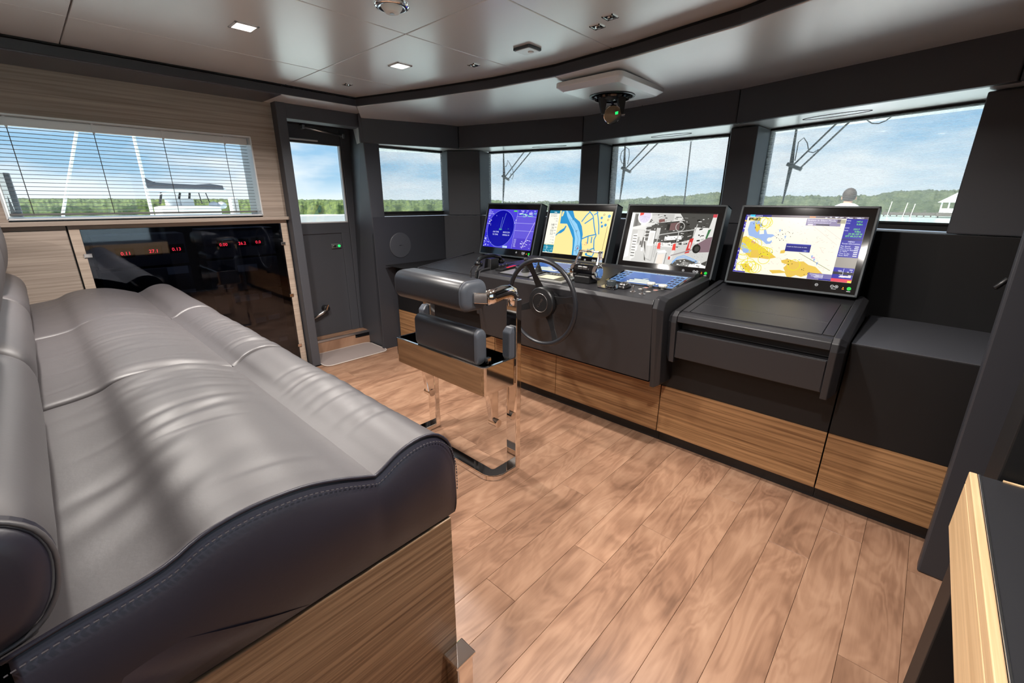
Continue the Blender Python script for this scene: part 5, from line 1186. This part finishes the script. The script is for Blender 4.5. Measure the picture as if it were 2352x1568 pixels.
# ================================================================== OTHER THINGS IN THE ROOM
sp = thing('speaker', 'round flush loudspeaker in the dark port wall panel under the small side window', 'speaker', (-4.205, 2.745, 1.130))
B().lathe([(.135, .0), (.135, .006), (.130, .009), (.001, .012)], (-4.207, 2.745, 1.130), (1, 0, .0), 48).build('grille', charcoal, sp, smooth=False)
B().box(-4.196, 2.725, 1.13, -4.192, 2.757, 1.133).build('badge', blackplastic, sp)
rug = thing('door_mat', 'small beige door mat with rounded corners in front of the port door step', 'mat', (-4.34, 2.1, 0))
fix_normals(B().prism(rrect(-4.572, 1.742, -4.138, 2.452, .07, 6), 'z', .0005, .010).build('pile', rug_m, rug))
B().tube([(x, y, .007) for x, y in rrect(-4.572, 1.742, -4.138, 2.452, .07, 6)], .006, 6, True).build('binding', rug_edge, rug, smooth=True)
# desk top at the right edge of the picture
nd = thing('side_desk', 'narrow desk top with a golden oak edge and dark leather surface at the right edge', 'desk', (.5, .9, .78))
ZT = .95; ex0, ey1 = .2035, 1.494
fix_normals(B().box(ex0+.016, -.35, ZT-.17, .878, ey1-.006, ZT).build('top', console, nd, bevel=.002))
B().box(ex0+.0005, -.35, ZT-.172, ex0+.0155, ey1, ZT-.0355).build('oak_edge', goldwood, nd, bevel=.002)
B().box(ex0+.0005, -.35, ZT-.0345, ex0+.0155, ey1, ZT-.001).build('oak_edge', goldwood, nd, bevel=.002)
B().box(ex0+.0158, -.35, ZT-.004, ex0+.0205, ey1-.006, ZT+.0015).build('metal_strip', steel, nd, bevel=.0008)
B().box(.262, ey1-.012, ZT-.002, .87, ey1-.004, ZT+.003).build('oak_lip', goldwood, nd)
wv = bumped(mat('woven_leather', (.14, .14, .14), .5), 60, .5, .004)
stl = thing('stool', 'grey woven stool pushed under the side desk, only its corner showing', 'stool', (.42, 1.2, 0))
fix_normals(B().prism(rrect(.222, .80, .66, 1.34, .05, 5), 'z', .30, .385).build('woven_seat', wv, stl, bevel=.015, segs=3))
B().tube([(x, y, .392) for x, y in rrect(.236, .815, .645, 1.325, .045, 5)], .009, 8, True).build('piping', leather_grey, stl, smooth=True)
for x, y in ((.26, .85), (.62, .85), (.26, 1.29), (.62, 1.29)): B().box(x-.018, y-.018, 0, x+.018, y+.018, .302).build('leg', blackplastic, stl)
# microphone clipped beside the right pillar
mk = thing('microphone', 'slim dark gooseneck microphone pointing out from behind the right hand pillar', 'microphone', (.40, 2.86, 1.15))
B().tube([(.36, 2.72, 1.365), (.31, 2.71, 1.325), (.280, 2.705, 1.297)], .006, 10).build('gooseneck', steel, mk, smooth=True)
B().tube([(.284, 2.706, 1.301), (.280, 2.705, 1.298), (.254, 2.70, 1.260), (.251, 2.699, 1.256)], [.0075, .010, .010, .007], 12).build('head', blackplastic, mk, smooth=True)
B().box(.345, 2.472, 1.345, .385, 2.74, 1.385).build('holder', blackplastic, mk, bevel=.006)

# ================================================================== OUTSIDE
# windscreen wipers, parallel-arm, parked at the left of each front window
def wiper(top, bot, hub, a1, a2, label, loop):
    t = thing('windscreen_wiper', label, 'wiper', hub, 'windscreen wipers outside the front windows')
    T, Bt, Hb, A1, A2 = map(Vector, (top, bot, hub, a1, a2)); d = (T-Bt).normalized()
    B().tube([Bt, Bt.lerp(Hb, .5), Hb, Hb.lerp(T, .5), T+d*.12], [.004, .011, .015, .010, .005], 8).build('blade', rubber, t)
    B().tube([Hb+Vector((.015, 0, -.01)), A1+(A1-Hb)*.25], .0065, 8).build('arm', blackplastic, t)
    B().tube([Hb+Vector((.055, 0, -.045)), A2+(A2-Hb)*.25], .0065, 8).build('arm', blackplastic, t)
    B().tube([Hb+Vector((-.03, 0, 0)), Hb+Vector((.075, 0, -.045))], .014, 8).build('pivot_link', blackplastic, t)
    B().tube(loop, .0035, 6).build('washer_hose', rubber, t, smooth=True)
def hose(h, pts): return [(h[0]+p[0], h[1]+p[1]*0, h[2]+p[2]) for p in pts]
h2, h3, h4 = (-3.827, 3.99, 1.876), (-2.404, 4.268, 1.921), (-.89, 4.139, 1.878)
wiper((-3.838, 3.988, 2.138), (-3.845, 3.986, 1.551), h2, (-3.557, 4.053, 2.143), (-3.487, 4.069, 2.139), 'black parallel arm wiper outside the front window above the radar display',
      [(h2[0]+a, h2[1]+.01, h2[2]+c) for a, c in ((.0, .10), (.03, .11), (.05, .17), (.09, .12), (.13, .06), (.14, .0), (.12, -.04), (.09, -.02), (.10, .03))])
wiper((-2.419, 4.269, 2.137), (-2.428, 4.269, 1.583), h3, (-2.151, 4.264, 2.136), (-2.071, 4.262, 2.137), 'black parallel arm wiper outside the front window above the engine room display',
      [(h3[0]+a, h3[1]+.01, h3[2]+c) for a, c in ((.03, .03), (.04, .12), (.03, .17), (-.0, .19), (-.05, .15), (-.06, .10), (-.04, .05), (-.01, .03))])
wiper((-.904, 4.143, 2.136), (-.903, 4.143, 1.582), h4, (-.633, 4.06, 2.14), (-.573, 4.042, 2.137), 'black parallel arm wiper outside the wide front window at the right',
      [(h4[0]+a, h4[1]-.02*a, h4[2]+c) for a, c in ((.02, .02), (.02, .10), (.02, .15), (.05, .18), (.08, .14), (.10, .08), (.13, .07), (.16, .09))])
hl = tag(B().tube([(-.471, 4.01, 2.16), (-.46, 4.006, 2.12), (-.43, 4.0, 2.098), (-.395, 3.988, 2.092), (-.36, 3.976, 2.103), (-.33, 3.967, 2.128), (-.318, 3.964, 2.16)], .0035, 8).build('washer_hose', rubber, None, smooth=True), 'thin black hose loop hanging outside at the top of the wide front window', 'hose')
tag(B().tube([(-1.855, 4.55, .30), (-1.866, 4.55, 2.32)], .006, 8).build('jackstaff', blackplastic), 'thin dark vertical rod outside the middle front window', 'rod')
# boat's own foredeck and side deck
fd = struct(B().prism([(-4.9, 4.2), (1.2, 4.2), (.6, 8.0), (-.6, 11.5), (-1.8, 12.8), (-3.0, 11.5), (-4.3, 8.0)], 'z', .05, .20).build('foredeck', whitepaint))
fix_normals(fd)
sdk = struct(B().box(-6.15, -3, -.10, -4.97, 4.2, .05).build('side_deck', whitepaint))
bw = struct(B().box(-6.25, -3, -.1, -6.10, 4.2, 1.395).build('bulwark', whitepaint))
tag(B().box(-6.24, 1.72, 1.40, -6.12, 1.80, 1.62).build('bollard', whitepaint, None, bevel=.02), 'white post on the bulwark seen through the door window', 'post')
hull = struct(fix_normals(B().prism([(-6.2, -3), (1.9, -3), (1.9, 4.2), (.6, 8.2), (-1.8, 12.9), (-4.4, 8.2), (-6.2, 4.2)], 'z', -2.9, -.14).build('hull', whitepaint)))
roof = struct(B().box(-5.2, -3, 2.57, 1.2, 4.5, 2.66).build('roof', whitepaint))
# water
wm = bumped(mat('sea_water', (.52, .62, .60), .2, 0, .5), .8, .35, .15, 4, 'Object')
wat = struct(B().quad((-900, -500, -2.6), (500, -500, -2.6), (500, 900, -2.6), (-900, 900, -2.6)).build('sea', wm))
# mangrove shore: bumpy banks at their real distance
leafm = mat('mangrove_leaves', (.12, .22, .03), .8); t = leafm.node_tree; bsd = t.nodes['Principled BSDF']
tcx = N(t, 'ShaderNodeTexCoord'); nz = N(t, 'ShaderNodeTexNoise'); nz.inputs['Scale'].default_value = .9; nz.inputs['Detail'].default_value = 8; nz.inputs['Roughness'].default_value = .7; t.links.new(tcx.outputs['Object'], nz.inputs['Vector'])
rp = ramp(t, [(.35, (.014, .032, .006)), (.5, (.052, .082, .012)), (.65, (.105, .135, .026))], nz.outputs['Fac']); t.links.new(rp.outputs[0], bsd.inputs['Base Color'])
leaf2 = mat('tree_leaves', (.08, .14, .05), .85); t = leaf2.node_tree; bsd = t.nodes['Principled BSDF']
tcx = N(t, 'ShaderNodeTexCoord'); nz = N(t, 'ShaderNodeTexNoise'); nz.inputs['Scale'].default_value = .4; nz.inputs['Detail'].default_value = 8; nz.inputs['Roughness'].default_value = .75; t.links.new(tcx.outputs['Object'], nz.inputs['Vector'])
rp = ramp(t, [(.35, (.024, .035, .018)), (.52, (.055, .07, .034)), (.68, (.095, .105, .055))], nz.outputs['Fac']); t.links.new(rp.outputs[0], bsd.inputs['Base Color'])
def bank(name, az0, az1, dist, depth, hfun, m, label, rough=1.0, step=.06):
    na = int((az1-az0)/step); vs = []; fs = []; nd_ = 14
    for i in range(na+1):
        az = math.radians(lerp(az0, az1, i/na))
        for k in range(nd_+1):
            u = k/nd_; d = dist+depth*u**1.6 + noise.noise(Vector((az*40, k*.7, 3)))*2.5; x, y = d*math.sin(az), d*math.cos(az)
            h = hfun(math.degrees(az))*(min(1, u/.16)**.6) if k else 0
            nn = noise.noise(Vector((x*.13, y*.13, 1)))*1.0+noise.noise(Vector((x*.45, y*.45, 4)))*.8+noise.noise(Vector((x*1.5, y*1.5, 4)))*.6
            vs.append((x, y, -2.62+max(0, h+(nn*rough if k else 0))+(.3 if k else 0)))
    n = nd_+1
    for i in range(na):
        for k in range(nd_): fs.append((i*n+k, i*n+k+1, (i+1)*n+k+1, (i+1)*n+k))
    o = B().add(vs, fs).build(name, m, None, smooth=False); fix_normals(o); stuff(o); tag(o, label, 'mangroves'); return o
bank('mangrove_shore', -112, -44.1, 150, 110, lambda a: 3.7, leafm, 'low bright green mangrove shore across the water on the port side', .5)
HF = [(-44, 2.6), (-36, 3.0), (-27, 4.6), (-23, 5.6), (-19, 7.2), (-16, 5.2), (-12, 5.6), (-8, 5.2), (-5, 5.6), (-3, 7.2), (-1, 7.8), (1, 7.0), (4, 6.2), (14, 5.5)]
bank('tree_line', -44, 14, 205, 60, lambda a: interp(HF, a), leaf2, 'darker tree line ahead of the bow beyond the front windows', 1.0, .05)
# dock, white boat house
dk_m = mat('weathered_dock', (.10, .085, .075), .9)
dk = thing('dock', 'long dark dock on the water before the trees in the wide front window', 'dock', (-6, 178, -2.6))
B().box(-11.5, 177, -2.15, .3, 180, -1.35).build('deck', dk_m, dk)
for k in range(9): B().box(-11.2+1.5*k, 177.2, -2.7, -10.9+1.5*k, 177.5, -.6 if k % 3 == 0 else -1.3).build('piling', dk_m, dk)
bh = thing('boat_house', 'small white pavilion at the end of the dock, beside the window edge', 'pavilion', (3.2, 176, -2.6))
B().box(.4, 174, -2.2, 7, 180, -1.2).build('deck', dk_m, bh)
B().box(.9, 174.6, -1.2, 6.6, 179, -.1).build('wall', whitepaint, bh)
fix_normals(B().prism([(.1, 1.5), (7.2, 1.5), (3.8, 4.2)], 'y', 174, 180).build('roof', whitepaint, bh))
for x in (.9, 2.4, 4, 5.6): B().box(x, 174.5, -1.2, x+.3, 174.8, 1.6).build('post', whitepaint, bh)
for k, x in enumerate((-10.2, -6.6, -4.9)): tag(B().tube([(x, 176.6, -2.6), (x+.35, 176.6, 1.7-.3*k)], .10, 6).build('mooring_pole', mat('pale_pole', (.6, .58, .52), .8)), ('left', 'middle', 'right')[k]+' one of three pale poles standing in front of the dark dock', 'pole', 'mooring poles')

# sailing boat moored on the port side
def AZ(az, el, d): a = math.radians(az); return Vector((d*math.sin(a), d*math.cos(a), 1.6+d*math.tan(math.radians(el))))
D = 30.0
sb_ = thing('sailboat', 'white moored sailing boat with a dark sail cover on the boom, seen through the blind', 'boat', AZ(-79, -7.9, D))
mp0 = AZ(-81.15, -3.0, D); B().tube([mp0, (mp0.x, mp0.y, 9.5)], [.078, .06], 10).build('mast', whitepaint, sb_)
b0, b1_ = AZ(-81.1, .98, D), AZ(-74.6, .95, D); B().tube([b0, b1_], .09, 8).build('boom', whitepaint, sb_)
rg = []
for u in (0, .04, .12, .3, .6, .8, .97):
    p = b0.lerp(b1_, u); hh = interp([(0, .52), (.04, .42), (.12, .30), (.3, .27), (.6, .24), (.8, .30), (.97, .22)], u); rg.append([(p.x-.10, p.y, p.z+.02), (p.x+.10, p.y, p.z+.02), (p.x+.06, p.y, p.z+hh), (p.x-.06, p.y, p.z+hh)])
fix_normals(B().loft(rg).build('sail_cover', mat('sail_cover_grey', (.075, .08, .10), .8), sb_, bevel=.02))
hullp = [AZ(-83.5, -1, D), AZ(-80, -1, D), AZ(-75.2, -1, D)]; ax = (hullp[2]-hullp[0]); ax.z = 0; ax.normalize(); sd2 = Vector((-ax.y, ax.x, 0))
rg = []
for u, w_, z1 in ((-2.5, .05, .78), (-1.2, .8, .74), (1, 1.2, .72), (3.6, 1.1, .7), (4.6, .9, .7)):
    p = hullp[0]+ax*u; rg.append([(p.x-sd2.x*w_*.3, p.y-sd2.y*w_*.3, -2.7), (p.x-sd2.x*w_, p.y-sd2.y*w_, z1), (p.x+sd2.x*w_, p.y+sd2.y*w_, z1), (p.x+sd2.x*w_*.3, p.y+sd2.y*w_*.3, -2.7)])
fix_normals(B().loft(rg).build('hull', whitepaint, sb_))
# motor boat with a hard top, behind the sailing boat's boom
D2 = 26.0
mb = thing('motor_boat', 'white motor boat with a hard top and dark supports below the dark boom', 'boat', AZ(-78.5, -9, D2))
P = lambda az, el: AZ(az, el, D2)
r0, r1 = P(-80.3, .62), P(-76.4, .62); ax2 = (r1-r0).normalized(); s2 = Vector((-ax2.y, ax2.x, 0))
rg = []
for u, dz, th_ in ((0, -.10, .02), (.3, .02, .08), (.7, .05, .09), (1.0, .0, .03)):
    p = r0.lerp(r1, u)+Vector((0, 0, dz)); rg.append([p-s2*.8, p+s2*.8, p+s2*.8+Vector((0, 0, th_)), p-s2*.8+Vector((0, 0, th_))])
fix_normals(B().loft(rg).build('hard_top', whitepaint, mb))
for a0, a1 in ((-80.05, -80.35), (-78.55, -78.9), (-77.75, -78.0), (-77.0, -76.9), (-76.4, -76.2)):
    B().tube([P(a0, .62), P(a1, -.45)], .045 if a0 < -77.2 else .02, 6).build('support', blackplastic, mb)
rg = []
for az, e1, w_ in ((-80.9, -.75, .15), (-80.2, -.62, .7), (-78.5, -.60, .9), (-76.2, -.66, .9), (-75.4, -.70, .8)):
    p = P(az, e1); rg.append([(p.x-s2.x*w_*.5, p.y-s2.y*w_*.5, -2.7), (p.x-s2.x*w_, p.y-s2.y*w_, p.z), (p.x+s2.x*w_, p.y+s2.y*w_, p.z), (p.x+s2.x*w_*.5, p.y+s2.y*w_*.5, -2.7)])
fix_normals(B().loft(rg).build('hull', whitepaint, mb))
for az in (-75.9, -75.2):
    p = P(az, -.6); B().sphere(p, .22, 12, (1, 1, .8)).build('outboard_motor', mat('outboard_grey', (.55, .56, .60), .4), mb, smooth=True)
for az in (-79.3, -78.2): p = P(az, -.55); B().box(p.x-.3, p.y-.25, p.z-.3, p.x+.3, p.y+.25, p.z+.28).build('seat_pod', mat('outboard_grey'), mb, bevel=.06)
p0, p1 = AZ(-87.45, -1.3, 9.0), AZ(-84.9, 6.0, 9.0)
tag(B().tube([AZ(-87.85, -2.4, 9.0)-Vector((0, 0, 3.9)), p0, p1, AZ(-84.5, 7.2, 9.0)], .019, 8).build('mooring_pole', whitepaint), 'thin leaning white pole outside, left of the sailing boat', 'pole')
ap = thing('deck_post', 'dark post with a pale stripe outside at the left edge of the blind window', 'post', (-5.7, .0, .05))
B().tube([(-5.65, -.03, .05), (-5.70, -.045, 1.80)], .055, 12).build('post', blackplastic, ap, smooth=True)
B().box(-5.650, -.060, .30, -5.640, -.028, 1.80).build('stripe', whitepaint, ap)

# person on the foredeck, seen from behind
pe = thing('person', 'person with dark hair in a pale shirt sitting outside on the foredeck, seen from behind', 'person', (-1.05, 9.0, .20))
def skin_body(name, verts, edges, radii, m, parent):
    loc = WL[parent.name]; me = bpy.data.meshes.new(name); me.from_pydata([tuple(Vector(v)-loc) for v in verts], edges, []); me.materials.append(m)
    o = bpy.data.objects.new(name, me); COL.objects.link(o); o.parent = parent; WL[o.name] = loc
    o.modifiers.new('skin', 'SKIN'); 
    for i, r in enumerate(radii): me.skin_vertices[0].data[i].radius = (r, r) if not isinstance(r, tuple) else r; me.skin_vertices[0].data[i].use_root = (i == 0)
    sb2 = o.modifiers.new('sub', 'SUBSURF'); sb2.levels = 2; sb2.render_levels = 2
    for p in me.polygons: p.use_smooth = True
    return o

bx, by = -1.05, 9.0
V = [(bx,by,.78),(bx,by+.01,.98),(bx,by+.02,1.26),(bx,by+.03,1.49),(bx,by+.04,1.56),(bx,by+.05,1.61),(bx,by+.055,1.67),(bx,by+.055,1.74),
     (bx-.17,by+.03,1.48),(bx-.24,by+.06,1.24),(bx-.20,by+.28,1.12),(bx-.15,by+.38,1.12),
     (bx+.17,by+.03,1.48),(bx+.24,by+.06,1.24),(bx+.20,by+.28,1.12),(bx+.15,by+.38,1.12),
     (bx-.10,by+.03,.74),(bx-.13,by+.44,.72),(bx-.13,by+.46,.30),(bx-.13,by+.58,.25),
     (bx+.10,by+.03,.74),(bx+.13,by+.44,.72),(bx+.13,by+.46,.30),(bx+.13,by+.58,.25)]
Ed = [(0,1),(1,2),(2,3),(3,4),(4,5),(5,6),(6,7),(3,8),(8,9),(9,10),(10,11),(3,12),(12,13),(13,14),(14,15),(0,16),(16,17),(17,18),(18,19),(0,20),(20,21),(21,22),(22,23)]
Rd = [(.15,.11),(.15,.10),(.16,.11),(.15,.10),(.06,.06),(.062,.07),(.085,.10),(.07,.085),.06,.045,.038,.03,.06,.045,.038,.03,.085,.065,.045,.04,.085,.065,.045,.04]
skin_body('body', V, Ed, Rd, skin, pe)
rings_ = []
for z, rx, ry in ((.80,.175,.135),(1.0,.175,.13),(1.26,.19,.135),(1.44,.215,.135),(1.535,.16,.11),(1.575,.085,.085)):
    rings_.append([(bx+rx*math.cos(a), by+.025+ry*math.sin(a), z) for a in [2*PI*k/20 for k in range(20)]])
fix_normals(B().loft(rings_).build('shirt', shirt_m, pe, smooth=True))
for s_ in (-1, 1): B().tube([(bx+s_*.15, by+.03, 1.48), (bx+s_*.215, by+.045, 1.38), (bx+s_*.235, by+.055, 1.28)], [.075, .068, .062], 12).build('shirt_sleeve', shirt_m, pe, smooth=True)
B().sphere((bx, by+.045, 1.70), .108, 18, (.88, 1.05, 1.02)).build('hair', hair_m, pe, smooth=True)
for s_ in (-1, 1): B().sphere((bx+s_*.09, by+.06, 1.655), .026, 10, (.45, .8, 1.2)).build('ear', skin, pe, smooth=True)
st_ = thing('deck_box', 'white box seat on the foredeck that the person sits on', 'box', (-1.05, 9.1, .2))
B().box(-1.45, 8.86, .20, -.65, 9.30, .625).build('box', whitepaint, st_, bevel=.02)
